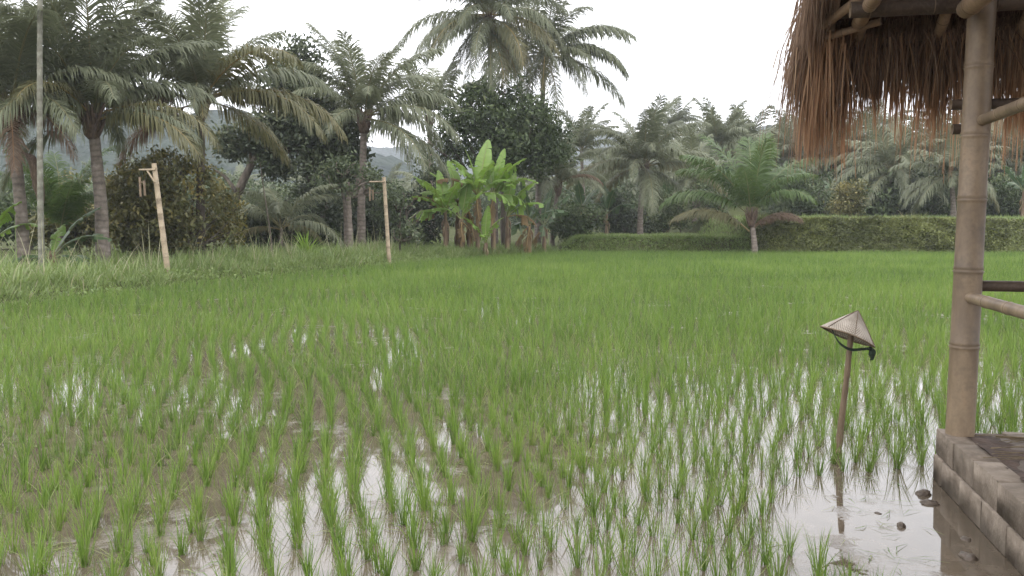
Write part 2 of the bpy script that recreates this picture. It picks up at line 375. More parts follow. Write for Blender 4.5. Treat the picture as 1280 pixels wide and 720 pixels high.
def vnoise(x, y, s, seed=0):
    """cheap smooth value noise in numpy"""
    x = np.asarray(x, float) * s + seed * 17.3; y = np.asarray(y, float) * s - seed * 9.1
    xi, yi = np.floor(x).astype(np.int64), np.floor(y).astype(np.int64)
    fx, fy = x - xi, y - yi; fx = fx * fx * (3 - 2 * fx); fy = fy * fy * (3 - 2 * fy)
    def h(a, b):
        v = (a * 374761393 + b * 668265263 + seed * 974711) & 0x7fffffff
        v = ((v ^ (v >> 13)) * 1274126177) & 0x7fffffff
        return ((v ^ (v >> 16)) & 0xffff) / 65535.0
    return (h(xi, yi) * (1 - fx) + h(xi + 1, yi) * fx) * (1 - fy) + (h(xi, yi + 1) * (1 - fx) + h(xi + 1, yi + 1) * fx) * fy - .5

def gz(x, y):
    x = np.asarray(x, float); y = np.asarray(y, float)
    s = edge_dist(x, y)
    left = sstep(0, .9, s) * .24 + .012 * np.clip(s - 1, 0, 60)
    bund = sstep(0, .5, s) * .9 - sstep(1.0, 1.8, s) * .12
    wall = sstep(0, 1.0, s) * 1.85 + .01 * np.clip(s - 1, 0, 40)
    far = sstep(42, 46, y)
    wc = far * sstep(2.6, 4.0, x); wr = far * sstep(13.0, 14.2, x)
    h = left * (1 - wc) + bund * wc; h = h * (1 - wr) + wall * wr
    h = h + np.clip(y - 66, 0, 140) * (.03 + .10 * sstep(8, 26, x)) 
    h = h + (vnoise(x, y, .9, 1) * .10 + vnoise(x, y, .25, 2) * .15) * sstep(.2, 1.2, s)
    return np.where(s < 0, -.14, h)

def grid_mesh(xs, ys, zf):
    X, Y = np.meshgrid(xs, ys, indexing='xy'); Z = zf(X, Y)
    nx, ny = len(xs), len(ys)
    i, j = np.meshgrid(np.arange(ny - 1), np.arange(nx - 1), indexing='ij')
    Q = np.stack([i * nx + j, i * nx + j + 1, (i + 1) * nx + j + 1, (i + 1) * nx + j], -1).reshape(-1, 4)
    mb = MB(); mb.add(np.stack([X, Y, Z], -1).reshape(-1, 3), Q); return mb

xs = np.concatenate([np.linspace(-900, -32, 50), np.arange(-30, 66, .3), np.linspace(68, 1500, 60)])
ys = np.concatenate([np.linspace(-24, -1, 12), np.arange(0, 60, .3), np.linspace(61, 150, 70), np.linspace(156, 1120, 70)])
ground = obj('ground', grid_mesh(xs, ys, gz), M['ground']); ground['kind'] = 'structure'

wm = MB(); wm.add([(-30, -24, 0), (110, -24, 0), (110, 52, 0), (-30, 52, 0)], [(0, 1, 2, 3)])
water = obj('water', wm, M['water']); water['kind'] = 'structure'

def ridge(X, Y, cols, tops, y0, y1, seed, amp):
    az = X / Y * F + 640                                   # bearing, in photo columns
    up = sstep(y0, y1, Y + .12 * np.abs(X)); k = (y1 - y0) / 185
    z = up * np.interp(az, cols, tops) * (1 + .22 * vnoise(X, Y, .012 / k, seed)) + up * vnoise(X, Y, .03 / k, seed + 1) * 12 * k
    return z + (vnoise(X, Y, .16, seed + 2) * 3.0 + vnoise(X, Y, .33, seed + 3) * 2.6) * np.clip(up * 4, 0, 1) * amp
def near_z(X, Y):
    return ridge(X, Y, [-900, -300, 0, 120, 260, 420, 560, 660, 720, 2400], [70, 66, 52, 50, 46, 36, 22, 8, 2, 2], 215, 400, 5, 1) - 2
def far_z(X, Y):
    return ridge(X, Y, [-900, 500, 660, 745, 800, 880, 955, 1010, 1100, 1280, 1700, 2400], [80, 80, 88, 106, 90, 80, 102, 82, 74, 74, 90, 100], 620, 980, 15, 1.6) - 2
hills = obj('hills', grid_mesh(np.arange(-440, 241, 2.6), np.concatenate([np.arange(205, 420, 2.4), np.arange(424, 540, 8)]), near_z), M['hill'])
far_hills = obj('far_hills', grid_mesh(np.arange(-600, 1500, 7), np.arange(560, 1100, 7), far_z), M['hill']); far_hills['kind'] = 'structure'
hills['kind'] = 'structure'

# ------------------------------------------------------------------ blades (rice, grass)
def blades(mb, base, h, lean, az, w, curl, seg, var, tipdrop=0.0):
    """many grass blades at once: arrays of base points, length, lean angle, azimuth, width"""
    n = len(h); d = np.stack([np.cos(az), np.sin(az)], -1)
    side = np.stack([-np.sin(az), np.cos(az), np.zeros(n)], -1)
    # face the width at a random twist
    tw = rng.uniform(-1.2, 1.2, n)
    side = side * np.cos(tw)[:, None] + np.concatenate([d, np.zeros((n, 1))], 1) * np.sin(tw)[:, None]
    P = [base]; p = base.copy()
    for k in range(seg):
        a = lean + curl * ((k + .5) / seg) ** 1.6
        st = (h / seg)[:, None] * np.stack([d[:, 0] * np.sin(a), d[:, 1] * np.sin(a), np.cos(a)], -1)
        p = p + st; P.append(p)
    rows = []
    for k in range(seg + 1):
        t = k / seg; ww = w * (.55 + .9 * t - 1.4 * t * t) if k < seg else w * .06
        rows.append(np.stack([P[k] - side * (ww / 2)[:, None], P[k] + side * (ww / 2)[:, None]], 1))
    V = np.stack(rows, 1).reshape(n, -1, 3)
    m = 2 * (seg + 1)
    q = np.array([(2 * k, 2 * k + 1, 2 * k + 3, 2 * k + 2) for k in range(seg)])
    Q = (np.arange(n)[:, None, None] * m + q[None]).reshape(-1, 4)
    mb.add(V.reshape(-1, 3), Q, None, np.repeat(var, m))

def rice_blades(mb, centers, nb, seg, wmul=1.0, hs=None):
    n = len(centers)
    hs = rng.uniform(.7, 1.15, n) if hs is None else hs
    gx_, gy_ = (centers[:, 0], centers[:, 1])
    cv = rng.uniform(-.22, .22, n) + .45 * vnoise(gx_, gy_, .16, 71) + .35 * vnoise(gx_, gy_, .6, 72)
    hs = hs * (1 + .3 * vnoise(gx_, gy_, .3, 73))
    C = np.repeat(centers, nb, 0); H = np.repeat(hs, nb)
    az = rng.uniform(0, 2 * PI, n * nb); r = np.abs(rng.normal(0, .015, n * nb))
    base = C + np.stack([np.cos(az) * r, np.sin(az) * r, np.full(n * nb, -.01)], -1)
    az = az + rng.normal(0, .5, n * nb)
    L = H * rng.uniform(.14, .355, n * nb)
    lean = np.abs(rng.normal(.12, .17, n * nb)) ; curl = np.abs(rng.normal(.25, .35, n * nb))
    w = rng.uniform(.0045, .0078, n * nb) * wmul
    var = np.clip(np.repeat(cv, nb) + rng.normal(.5, .24, n * nb), 0, 1.0)
    dead = rng.random(n * nb) < .05; var[dead] = 1.35; lean[dead] += .5
    blades(mb, base, L, lean, az, w, curl, seg, var)

# hut corner and its axes (used by the rice to keep clear of it)
HC = np.array((2.83, 5.6)); HA = math.atan2(-.22, 1)
def hut_local(x, y):
    dx, dy = x - HC[0], y - HC[1]; c, s = math.cos(HA), math.sin(HA)
    return dx * c + dy * s, -dx * s + dy * c

def plant_grid():
    rowang = math.atan2(-300, F)                       # planting rows head slightly left of the view
    c, s = math.cos(rowang), math.sin(rowang)
    sx, sy = .188, .205
    ii, jj = np.meshgrid(np.arange(-370, 470), np.arange(-20, 350), indexing='ij')
    u = ii.ravel() * sx + rng.normal(0, .022, ii.size); v = jj.ravel() * sy + rng.normal(0, .035, ii.size)
    u = u * (1 + .0 * v) + .10 * np.sin(v * .9 + u * .6) + .14 * vnoise(u, v, .16, 31)
    x = u * c + v * (s * -1) * -1; y = -u * s + v * c
    keep = (y > 2.4) & (edge_dist(x, y) < -.15)
    az = (x) / np.maximum(y, .1)
    keep &= (az > -.72) & (az < .74)
    lx, ly = hut_local(x, y)
    keep &= ~((lx > -.12) & (ly < .12) & (ly > -5.5))                       # the hut itself
    keep &= ~((lx > -.85 + .28 * np.sin(y * 2.3)) & (ly < -.02) & (ly > -3))        # open water beside the plinth
    keep &= rng.random(x.size) > .06 + .10 * (vnoise(x, y, .5, 33) > .22)
    return np.stack([x[keep], y[keep], np.zeros(keep.sum())], -1)
RC = plant_grid()
dist = np.hypot(RC[:, 0], RC[:, 1])
u_ = RC[:, 0] / RC[:, 1] * F + 640; v_ = 280 + CAM_Z / RC[:, 1] * F
vis = (u_ > -15) & (u_ < 1200) & (v_ < 770) & (RC[:, 1] > 3.3)
order = np.argsort(np.where(vis, dist, 1e6))
solo = np.zeros(len(RC), bool); solo[order[:300]] = True
protos = []
for k in range(24):
    mb = MB(); rice_blades(mb, np.zeros((1, 3)), random.randint(24, 42), 5, .92, np.array([random.uniform(.76, 1.14)]))
    protos.append(mb.mesh('rice_clump'))
for k, i in enumerate(np.where(solo)[0]):
    o = obj('rice_clump', protos[k % 24], M['rice'], None, RC[i], (0, 0, random.uniform(0, 6.28)), random.uniform(.88, 1.12))
    tag(o, 'clump of young green rice shoots standing apart in the shallow water nearest the viewer', 'rice plant', 'rice clumps in the near water')
rest = RC[~solo]; rd = dist[~solo]
field = MB()
for lo, hi, nb, seg, wm_ in ((0, 9.5, 28, 4, .95), (9.5, 16, 22, 3, 1.1), (16, 27, 13, 2, 1.7), (27, 60, 8, 2, 2.9)):
    k = (rd >= lo) & (rd < hi); rice_blades(field, rest[k], nb, seg, wm_)
tag(obj('rice_field', field, M['rice']), 'bright green young rice covering the paddy back to the far bank', 'rice', kind='stuff')

# floating straw bits and bent leaves lying on the near water
# ------------------------------------------------------------------ bank grass
def scatter(n, fn):
    out = []
    while len(out) < n:
        p = fn()
        if p is not None: out.append(p)
    return np.array(out)

def along_edge(i0, i1, smin, smax):
    seg = EDGE[i0:i1 + 1]; ln = np.hypot(*(seg[1:] - seg[:-1]).T); k = random.choices(range(len(ln)), ln)[0]
    a, b = seg[k], seg[k + 1]; t = random.random(); d = (b - a) / ln[k]; nrm = np.array((-d[1], d[0])); s = random.uniform(smin, smax)
    return a + (b - a) * t + nrm * s

def tufts(mb, P, nb, hmin, hmax, w, lean, curl, seg=3, spread=.12, dry=.05):
    n = len(P); C = np.repeat(P, nb, 0); m = n * nb
    hsz = np.repeat(rng.uniform(hmin, hmax, n), nb) * rng.uniform(.55, 1.1, m)
    az = rng.uniform(0, 2 * PI, m); r = np.abs(rng.normal(0, spread, m))
    base = C + np.stack([np.cos(az) * r, np.sin(az) * r, np.zeros(m)], -1)
    var = np.clip(np.repeat(rng.uniform(-.25, .25, n), nb) + rng.normal(.5, .26, m), 0, 1)
    var[rng.random(m) < dry] = 1.4
    blades(mb, base, hsz, np.abs(rng.normal(lean, .2, m)), az, rng.uniform(.6, 1.2, m) * w, np.abs(rng.normal(curl, .4, m)), seg, var)

def with_z(xy):
    return np.column_stack([xy, gz(xy[:, 0], xy[:, 1])])

def leaf_quads(mb, P, size, aspect, var, up=.35, nrm=None):
    """diamond leaves with a fold, random facing with a bias upward"""
    n = len(P)
    d = rng.standard_normal((n, 3)); d[:, 2] -= .25; d /= np.linalg.norm(d, axis=1)[:, None]
    q = rng.standard_normal((n, 3)) + np.array([0, 0, up * 3]); 
    if nrm is not None: q = q + nrm * 1.6
    s = np.cross(d, q); s /= np.linalg.norm(s, axis=1)[:, None] + 1e-9
    nn = np.cross(s, d)
    L = size * rng.uniform(.6, 1.25, n); W = L * aspect
    a = P - d * (L * .5)[:, None]; tip = P + d * (L * .5)[:, None] - nn * (L * .12)[:, None]
    m1 = P - d * (L * .05)[:, None] + s * (W * .5)[:, None] - nn * (W * .12)[:, None]; m2 = P - d * (L * .05)[:, None] - s * (W * .5)[:, None] - nn * (W * .12)[:, None]
    V = np.stack([a, m1, tip, m2], 1).reshape(-1, 3)
    Q = np.arange(n * 4).reshape(-1, 4)
    mb.add(V, Q, None, np.repeat(var, 4))

g = MB()
P = with_z(scatter(2600, lambda: along_edge(1, 7, .35, 2.9))); tufts(g, P, 12, .24, .55, .028, .25, .9)
P = with_z(scatter(900, lambda: along_edge(2, 6, 1.0, 3.6))); tufts(g, P, 11, .4, .85, .034, .2, .9)
P = with_z(scatter(140, lambda: along_edge(2, 6, .9, 3.2))); tufts(g, P, 3, 1.0, 1.7, .024, .1, .5, 4, .05, .5)
P = with_z(scatter(2400, lambda: along_edge(2, 7, .0, .9))); tufts(g, P, 9, .08, .2, .022, .5, .7, 2)
P = with_z(scatter(2500, lambda: along_edge(2, 7, 2.8, 9))); tufts(g, P, 9, .35, .8, .022, .3, .8)
P = with_z(scatter(700, lambda: along_edge(6, 7, .1, 1.8))); tufts(g, P, 9, .25, .6, .03, .3, .8)
P = with_z(scatter(5200, lambda: along_edge(1, 6, -.05, .95))); P[:, 2] += rng.uniform(.0, .22, len(P)); k = vnoise(P[:, 0], P[:, 1], .7, 51) > -.08; P = P[k]
leaf_quads(g, P, .11, .6, np.clip(rng.normal(.5, .22, len(P)), 0, 1))
tag(obj('grass', g, M['grass']), 'long arching grass growing thick along the left bank of the paddy', 'grass', kind='stuff')

g = MB()        # creeping plants that cover the terrace walls
P = with_z(scatter(25000, lambda: along_edge(8, 9, .0, 1.25))); P[:, 2] += rng.uniform(.0, .16, len(P))
bul = np.clip(vnoise(P[:, 0], P[:, 1] + P[:, 2] * 1.6, .9, 61) + .5 * vnoise(P[:, 0], P[:, 2], 2.4, 62), 0, .8); P[:, 1] -= .45 * bul; P[:, 2] += .22 * bul
leaf_quads(g, P, .17, .55, np.clip(rng.normal(.42, .24, len(P)) + vnoise(P[:, 0], P[:, 2] * 2, .8, 3) * .9 + vnoise(P[:, 0], P[:, 2], 2.6, 4) * .5, 0, 1))
P = with_z(scatter(9000, lambda: along_edge(9, 10, .0, 1.25))); P[:, 2] += rng.uniform(.0, .16, len(P)); leaf_quads(g, P, .2, .55, np.clip(rng.normal(.42, .2, len(P)), 0, 1))
P = with_z(scatter(2600, lambda: along_edge(8, 9, .7, 2.2))); tufts(g, P, 6, .12, .4, .028, .4, .8, 2)
P = with_z(scatter(420, lambda: along_edge(8, 9, .5, 1.8))); k = vnoise(P[:, 0], P[:, 1], .35, 63) > 0; tufts(g, P[k], 9, .35, .85, .035, .35, .9, 3)
tag(obj('creeping_plants', g, M['cover']), 'tangle of low creeping plants covering the high terrace wall', 'ground cover', kind='stuff')
g = MB()
P = with_z(scatter(9000, lambda: along_edge(7, 8, .0, 1.3))); P[:, 2] += rng.uniform(0, .1, len(P)); leaf_quads(g, P, .14, .5, np.clip(rng.normal(.55, .2, len(P)), 0, 1))
P = with_z(scatter(2600, lambda: along_edge(7, 8, .1, 1.6))); tufts(g, P, 8, .12, .34, .026, .4, .8, 2)
P = with_z(scatter(4200, lambda: along_edge(7, 8, 1.6, 12))); tufts(g, P, 6, .2, .4, .04, .25, .6, 2)
P = with_z(scatter(5200, lambda: along_edge(8, 10, 1.6, 12))); tufts(g, P, 6, .2, .5, .045, .3, .7, 2)
tag(obj('terrace_grass', g, M['grass']), 'short bright grass on the low bund and the terrace fields behind it', 'grass', kind='stuff')

# ------------------------------------------------------------------ palm fronds
def frond(e0, bend, L=4.5, nl=92, leaf=1.32, droop=.7, wid=.066, twist=0.0, ragged=.3):
    mb = MB(); n = 16; s = np.linspace(0, 1, n)
    e = math.radians(e0) - math.radians(bend) * s ** 1.35
    step = L / (n - 1)
    P = np.zeros((n, 3)); P[1:, 0] = np.cumsum(np.cos((e[1:] + e[:-1]) / 2)) * step; P[1:, 2] = np.cumsum(np.sin((e[1:] + e[:-1]) / 2)) * step
    P[:, 1] = twist * s ** 2 * L
    tube(mb, P, .034 * (1 - s) ** .8 + .006, 5, False, 2.0)
    ls = np.linspace(.14, .995, nl)
    for sd in (-1, 1):
        k = ls * (n - 1); i = np.clip(k.astype(int), 0, n - 2); f = (k - i)[:, None]
        B = P[i] * (1 - f) + P[i + 1] * f
        ee = np.interp(ls, s, e)
        T = np.stack([np.cos(ee), np.zeros(nl), np.sin(ee)], -1); NN = np.stack([-np.sin(ee), np.zeros(nl), np.cos(ee)], -1)
        S = np.array([0, sd, 0.0])[None]
        fw = .62 + .5 * ls ** 2 + rng.normal(0, .09, nl)
        D = S * np.cos(fw)[:, None] + T * np.sin(fw)[:, None] + NN * (.16 + rng.normal(0, .14, nl))[:, None]
        D /= np.linalg.norm(D, axis=1)[:, None]
        ln = leaf * (.5 + 1.25 * ls - 1.25 * ls ** 2 - .18 * ls ** 3) * rng.uniform(1 - ragged, 1.05, nl) * 1.12
        gv = np.array([0, 0, -1.0])[None]; dr = droop * 1.25 * random.uniform(.8, 1.25) * (1 + .12 * np.sin(ls * 19 + rng.uniform(0, 6)) + rng.normal(0, .2, nl))[:, None]
        p1 = B + D * (ln * .4)[:, None] + gv * (ln * .05)[:, None] * dr
        D2 = D + gv * dr * .75; D2 /= np.linalg.norm(D2, axis=1)[:, None]; p2 = p1 + D2 * (ln * .35)[:, None]
        D3 = D2 + gv * dr * 1.1; D3 /= np.linalg.norm(D3, axis=1)[:, None]; p3 = p2 + D3 * (ln * .3)[:, None]
        Wv = T * .8 + NN * .35 * sd * 0; w = wid * rng.uniform(.8, 1.15, nl)
        rows = [np.stack([q - Wv * (w * ww / 2)[:, None], q + Wv * (w * ww / 2)[:, None]], 1) for q, ww in ((B, .6), (p1, 1.15), (p2, .85), (p3, .1))]
        V = np.stack(rows, 1).reshape(nl, 8, 3)
        Q = (np.arange(nl)[:, None, None] * 8 + np.array([(0, 1, 3, 2), (2, 3, 5, 4), (4, 5, 7, 6)])[None]).reshape(-1, 4)
        v = np.clip(.45 + rng.normal(0, .13, nl), 0, 1)
        VV = np.repeat(v[:, None], 8, 1); VV[:, 6:] += .22
        mb.add(V.reshape(-1, 3), Q, None, VV.ravel())
    return mb

CLS = {'up': (80, 42, .5), 'high': (62, 68, .7), 'mid': (42, 82, .9), 'low': (16, 80, 1.1), 'droop': (-8, 62, 1.3), 'hang': (-52, 32, .8)}
FR = {}; FRM = {}
for c_, (e0, bd, dp) in CLS.items():
    FR[c_] = [frond(e0 + random.uniform(-7, 7), bd + random.uniform(-8, 8), droop=dp, twist=random.uniform(-.12, .12)) for _ in range(4)]
    FRM[c_] = [f.mesh('frond') for f in FR[c_]]
FAR = {c_: [frond(e0 + random.uniform(-7, 7), bd + random.uniform(-8, 8), nl=52, wid=.115, droop=dp, twist=random.uniform(-.12, .12)) for _ in range(3)] for c_, (e0, bd, dp) in CLS.items()}

MIX = {'shuttle': [('up', 5), ('high', 6), ('mid', 5), ('low', 4), ('droop', 1)],
       'umbrella': [('up', 3), ('high', 5), ('mid', 6), ('low', 7), ('droop', 6)],
       'young': [('up', 4), ('high', 4), ('mid', 3), ('low', 1)]}

def xform(arr, rz, sc, loc):
    c, s = math.cos(rz), math.sin(rz); V = arr * sc
    return np.stack([V[:, 0] * c - V[:, 1] * s, V[:, 0] * s + V[:, 1] * c, V[:, 2]], -1) + np.asarray(loc)

def palm(label, px, d, cpx, cpy, style='shuttle', r=.17, scale=1.0, parts=True, mat='palm', extra=(), trunk_mat='palm_trunk', bow=0.3, group=None, name='coconut_palm', fibre=True, counts=None):
    x = gx(px, d); z0 = float(gz(x, d)); top = np.array((gx(cpx, d) - x, 0.0, hz(cpy, d) - z0))
    root = thing(name, label, 'palm tree', (x, d, z0), 0, group)
    pts = [(0, 0, -.25), (top[0] * .25 - bow * .12 * np.sign(top[0] + .01), .05, top[2] * .35), (top[0] * .7, .05, top[2] * .75), tuple(top)]
    Pc = curve_pts(pts, 18); s = np.linspace(0, 1, 18)
    tb = MB(); tube(tb, Pc, r * (1.0 - .3 * s + .45 * np.exp(-s * 9)), 12, True, wob=.03)
    obj('trunk', tb, M[trunk_mat], root)
    if fibre:
        fb = MB()
        for k in range(16):            # old leaf bases and fibre under the crown
            a = k * 2.4; zz = -.55 + .5 * k / 16
            tube(fb, [top + (math.cos(a) * r * .5, math.sin(a) * r * .5, zz - .15), top + (math.cos(a) * r * 1.15, math.sin(a) * r * 1.15, zz + .12), top + (math.cos(a) * r * 2.1, math.sin(a) * r * 2.1, zz + .55)], [.05, .06, .03], 5)
        tube(fb, curve_pts([top + (0, 0, -.7), top + (0, 0, -.3), top + (0, 0, .3)], 6), [r * .72, r * 1.0, r * 1.3, r * 1.2, r * .9, r * .3], 10, wob=.12)
        obj('leaf_base', fb, M['fibre'], root)
    spec = []
    a = random.uniform(0, 6.28)
    for c_, n in (counts or MIX[style]):
        for k in range(n):
            a += 2.399 + random.uniform(-.35, .35)
            spec.append((a, c_, scale * random.uniform(.85, 1.1), mat if not (c_ in ('droop',) and random.random() < .25) else ('palm_yellow' if mat != 'palm_young' else mat)))
    spec = [q + (0.0,) for q in spec] + [(math.radians(q[0]), q[1], scale * q[2], q[3], q[4] if len(q) > 4 else 0.0) for q in extra]
    if parts:
        for az, c_, sc, m_, dz in spec:
            o = obj('dead_frond' if m_ == 'palm_dead' else 'frond', random.choice(FRM[c_]), M[m_], root, tuple(top + np.array((math.cos(az) * r * .5, math.sin(az) * r * .5, random.uniform(-.15, .15) + dz))), (random.uniform(-.12, .12), 0, az), sc)
    else:
        by = {}
        for az, c_, sc, m_, dz in spec:
            V, Q, T, A = random.choice(FAR[c_]).arrays()
            by.setdefault(m_, MB()).add(xform(V, az, sc, top + np.array((0, 0, random.uniform(-.12, .12)))), Q, T, A)
        for m_, mb in by.items():
            obj('dead_fronds' if m_ == 'palm_dead' else ('crown' if m_ == mat else 'yellow_fronds'), mb, M[m_], root)
    return root

Y, D_ = 'palm_yellow', 'palm_dead'
p1 = palm('coconut palm with ringed trunk and brown hanging fronds at the left edge', 28, 26, 21, 138, 'shuttle', .19, .96,
     extra=[(-60, 'droop', .8, D_), (-20, 'droop', .7, D_), (200, 'low', .7, D_), (-100, 'hang', .6, Y), (20, 'mid', 1.1, 'palm'), (-50, 'high', 1.1, 'palm'), (30, 'up', 1.3, 'palm'), (170, 'up', 1.25, 'palm'), (-80, 'up', 1.2, 'palm')])
sp = MB(); tube(sp, curve_pts([(.25, -.2, 3.6), (.62, -.3, 3.3), (.75, -.3, 2.5), (.8, -.3, 1.9)], 9), [.03, .05, .12, .16, .17, .15, .12, .09, .02], 8, wob=.15)
obj('flower_stalk', sp, M['fibre'], p1)
palm('coconut palm with one long frond arching right above the leaning bamboo lamp post', 128, 27, 122, 148, 'shuttle', .21, .92,
     extra=[(-8, 'low', 1.05, Y), (-22, 'low', 1.08, 'palm_yellow'), (185, 'low', .95, Y), (170, 'low', .9, 'palm'), (-95, 'mid', .9, Y), (60, 'up', 1.15, 'palm'), (140, 'high', 1.1, 'palm'), (30, 'high', 1.15, 'palm'), (10, 'up', 1.3, 'palm'), (190, 'up', 1.25, 'palm'), (-70, 'up', 1.2, 'palm')])
palm('large coconut palm with drooping yellowing fronds between the ringed palms and the dark tree', 252, 31, 256, 128, 'shuttle', .17, 1.0, trunk_mat='bark',
     extra=[(-12, 'low', 1.15, Y), (-30, 'mid', 1.15, Y), (8, 'low', 1.2, Y), (-70, 'low', .9, Y), (200, 'low', 1.0, D_), (175, 'droop', .9, D_), (90, 'up', 1.1, 'palm'), (150, 'high', 1.2, 'palm')])
palm('coconut palm with a feathery upright crown just left of the second lamp post', 452, 40, 457, 150, 'shuttle', .2, 1.0,
     extra=[(-15, 'low', 1.1, 'palm'), (5, 'droop', 1.1, 'palm'), (-40, 'droop', 1.1, 'palm'), (180, 'up', 1.1, 'palm')])
palm('pale hazy palm with upright fronds half hidden behind the round leafy tree', 540, 62, 538, 150, 'young', .2, 1.15, parts=False)
palm('tallest coconut palm with an umbrella crown rising above the round leafy tree', 618, 49, 612, 28, 'umbrella', .19, 1.12,
     extra=[(-30, 'droop', 1.0, Y), (-75, 'hang', .9, Y), (-110, 'hang', .8, 'palm'), (215, 'droop', 1.05, 'palm'), (-50, 'hang', .7, D_), (-90, 'hang', 1.0, 'palm'), (-125, 'droop', 1.0, 'palm'), (-60, 'droop', 1.05, Y), (-140, 'hang', .9, 'palm'), (-100, 'droop', .9, 'palm'), (190, 'hang', 1.0, 'palm'), (160, 'hang', .95, 'palm'), (-10, 'hang', 1.0, 'palm'), (30, 'hang', .9, 'palm'), (-35, 'hang', .95, Y)])
palm('tall coconut palm with long fronds hanging right against the white sky', 672, 54, 680, 72, 'umbrella', .19, 1.15,
     counts=[('up', 3), ('high', 5), ('mid', 6), ('low', 5), ('droop', 4)], extra=[(0, 'low', 1.1, 'palm'), (-10, 'mid', 1.15, 'palm'), (12, 'droop', 1.15, 'palm'), (5, 'low', 1.1, 'palm'), (200, 'hang', .8, 'palm'), (180, 'droop', 1.0, 'palm'), (230, 'hang', 1.0, 'palm'), (-60, 'hang', .95, 'palm'), (150, 'hang', .9, 'palm'), (-100, 'droop', .95, 'palm')])
palm('coconut palm with an upright spray of fronds standing behind the low bund', 800, 57, 803, 208, 'shuttle', .2, 1.12,
     extra=[(180, 'low', 1.1, Y), (0, 'low', 1.1, Y), (-90, 'droop', .9, 'palm')], counts=[('up', 4), ('high', 6), ('mid', 6), ('low', 5), ('droop', 4)])
palm('dark low palm with one orange dying frond right of the banana clump', 690, 53, 697, 232, 'umbrella', .14, .85,
     extra=[(-5, 'mid', .75, D_), (20, 'high', .9, 'palm')], counts=[('up', 2), ('high', 4), ('mid', 5), ('low', 3)])
palm('short palm on the bund with a leaning trunk and fronds fanning straight up', 944, 47.3, 938, 268, 'young', .17, 1.08, mat='palm_young', bow=.1,
     extra=[(178, 'mid', .95, Y, -1.0), (170, 'mid', .9, Y, -1.05), (4, 'mid', .62, D_, -.7), (-20, 'mid', .55, D_, -.7), (100, 'up', 1.0, 'palm_young'), (60, 'up', 1.1, 'palm_young'), (20, 'high', 1.0, 'palm_young'), (160, 'high', 1.0, 'palm_young')],
     counts=[('up', 2), ('high', 6), ('mid', 3)])
palm('small bright young palm growing between the two ringed trunks', 76, 31, 76, 290, 'young', .1, .72, mat='palm_young', fibre=False, counts=[('up', 6), ('high', 4)])
palm('low palm with tired grey fronds under the dark branching tree', 352, 36, 352, 285, 'young', .1, .72, mat='palm', fibre=False, extra=[(200, 'low', .7, Y), (-20, 'low', .65, Y)], counts=[('high', 4), ('mid', 4), ('low', 2)])
FARP = [
    ('tiny grey palm standing highest and alone on the skyline in the gap of white sky', 842, 115, 842, 160, 'umbrella', .9),
    ('hazy palm with a narrow upright crown right of the tiny skyline palm', 893, 78, 895, 186, 'shuttle', .98),
    ('hazy round crowned palm behind the short leaning palm', 935, 84, 932, 192, 'umbrella', 1.05),
    ('hazy palm with a dark crown seen beside the left corner of the thatch fringe', 986, 90, 985, 205, 'umbrella', 1.0),
    ('far palm whose crown shows just under the thatch fringe corner', 1052, 88, 1052, 206, 'umbrella', 1.1),
    ('far palm with pale drooping fronds in the middle under the thatch fringe', 1108, 76, 1110, 214, 'umbrella', .95),
    ('far palm close to the left of the big bamboo post', 1166, 82, 1166, 205, 'umbrella', 1.05),
    ('far palm with a bare pale trunk low beside the big bamboo post', 1190, 66, 1186, 222, 'umbrella', .72),
    ('far palm showing right of the big bamboo post', 1262, 80, 1262, 208, 'umbrella', 1.05),
    ('dim palm peeping over the gap between the round tree and the bund palm', 730, 80, 726, 190, 'shuttle', .95),
    ('dim palm behind the upright spray palm with its crown low over the terrace', 868, 66, 862, 232, 'umbrella', .85),
    ('dim broad palm between the upright spray palm and the short leaning palm', 846, 88, 846, 215, 'shuttle', 1.0),
]
for lb, a, d, b, c, st, sc in FARP: palm(lb, a, d * (.86 if a > 960 else 1), b, c, st, .18, sc * (1.15 if a > 960 else 1.08), parts=False, fibre=False)

# slender pale trunk whose crown is above the frame
x = gx(51, 23.5); z0 = float(gz(x, 23.5)); root = thing('areca_palm', 'very slender pale bare trunk rising out of frame between two ringed palms', 'palm tree', (x, 23.5, z0))
tb = MB(); top = np.array((.32, .1, 9.6)); Pc = curve_pts([(0, 0, -.2), (.08, 0, 3.0), (.22, 0, 6.5), tuple(top)], 26)
tube(tb, Pc, np.linspace(.085, .06, 26), 10, wob=.03); obj('trunk', tb, M['pale_trunk'], root)
for k in range(9): obj('frond', random.choice(FRM[['up', 'high', 'mid'][k % 3]]), M['palm'], root, tuple(top), (0, 0, k * 2.4), .5)

# ------------------------------------------------------------------ broadleaf trees and shrubs
def crown_mb(lobes, nclump, per, size, aspect, spread=.42, hollow=.5, cover=0):
    mb = MB(); vols = np.array([l[3] * l[4] * l[5] for l in lobes]) ** .67; vols /= vols.sum()
    for li, l in enumerate(lobes):
        n = max(3, int(nclump * vols[li])); c = np.array(l[:3]); r = np.array(l[3:6])
        u = rng.standard_normal((n, 3)); u /= np.linalg.norm(u, axis=1)[:, None]
        C = c + u * r * (hollow + (1.04 - hollow) * rng.random(n) ** .6)[:, None]
        keep = mn3(C * .9) > -.22
        C = C[keep]; n = len(C)
        if not n: continue
        cv = rng.normal(0, .22, n) + .12 * (C[:, 2] - c[2]) / r[2]
        m = n * per
        P = np.repeat(C, per, 0) + rng.normal(0, 1, (m, 3)) * spread * np.array([1, 1, .7]) * .6
        leaf_quads(mb, P, size, aspect, np.clip(np.repeat(cv, per) + rng.normal(.42, .17, m), 0, 1.2))
    return mb
def mn3(P):
    return vnoise(P[:, 0] + P[:, 2] * .7, P[:, 1] - P[:, 2] * .6, 1.0, 11)

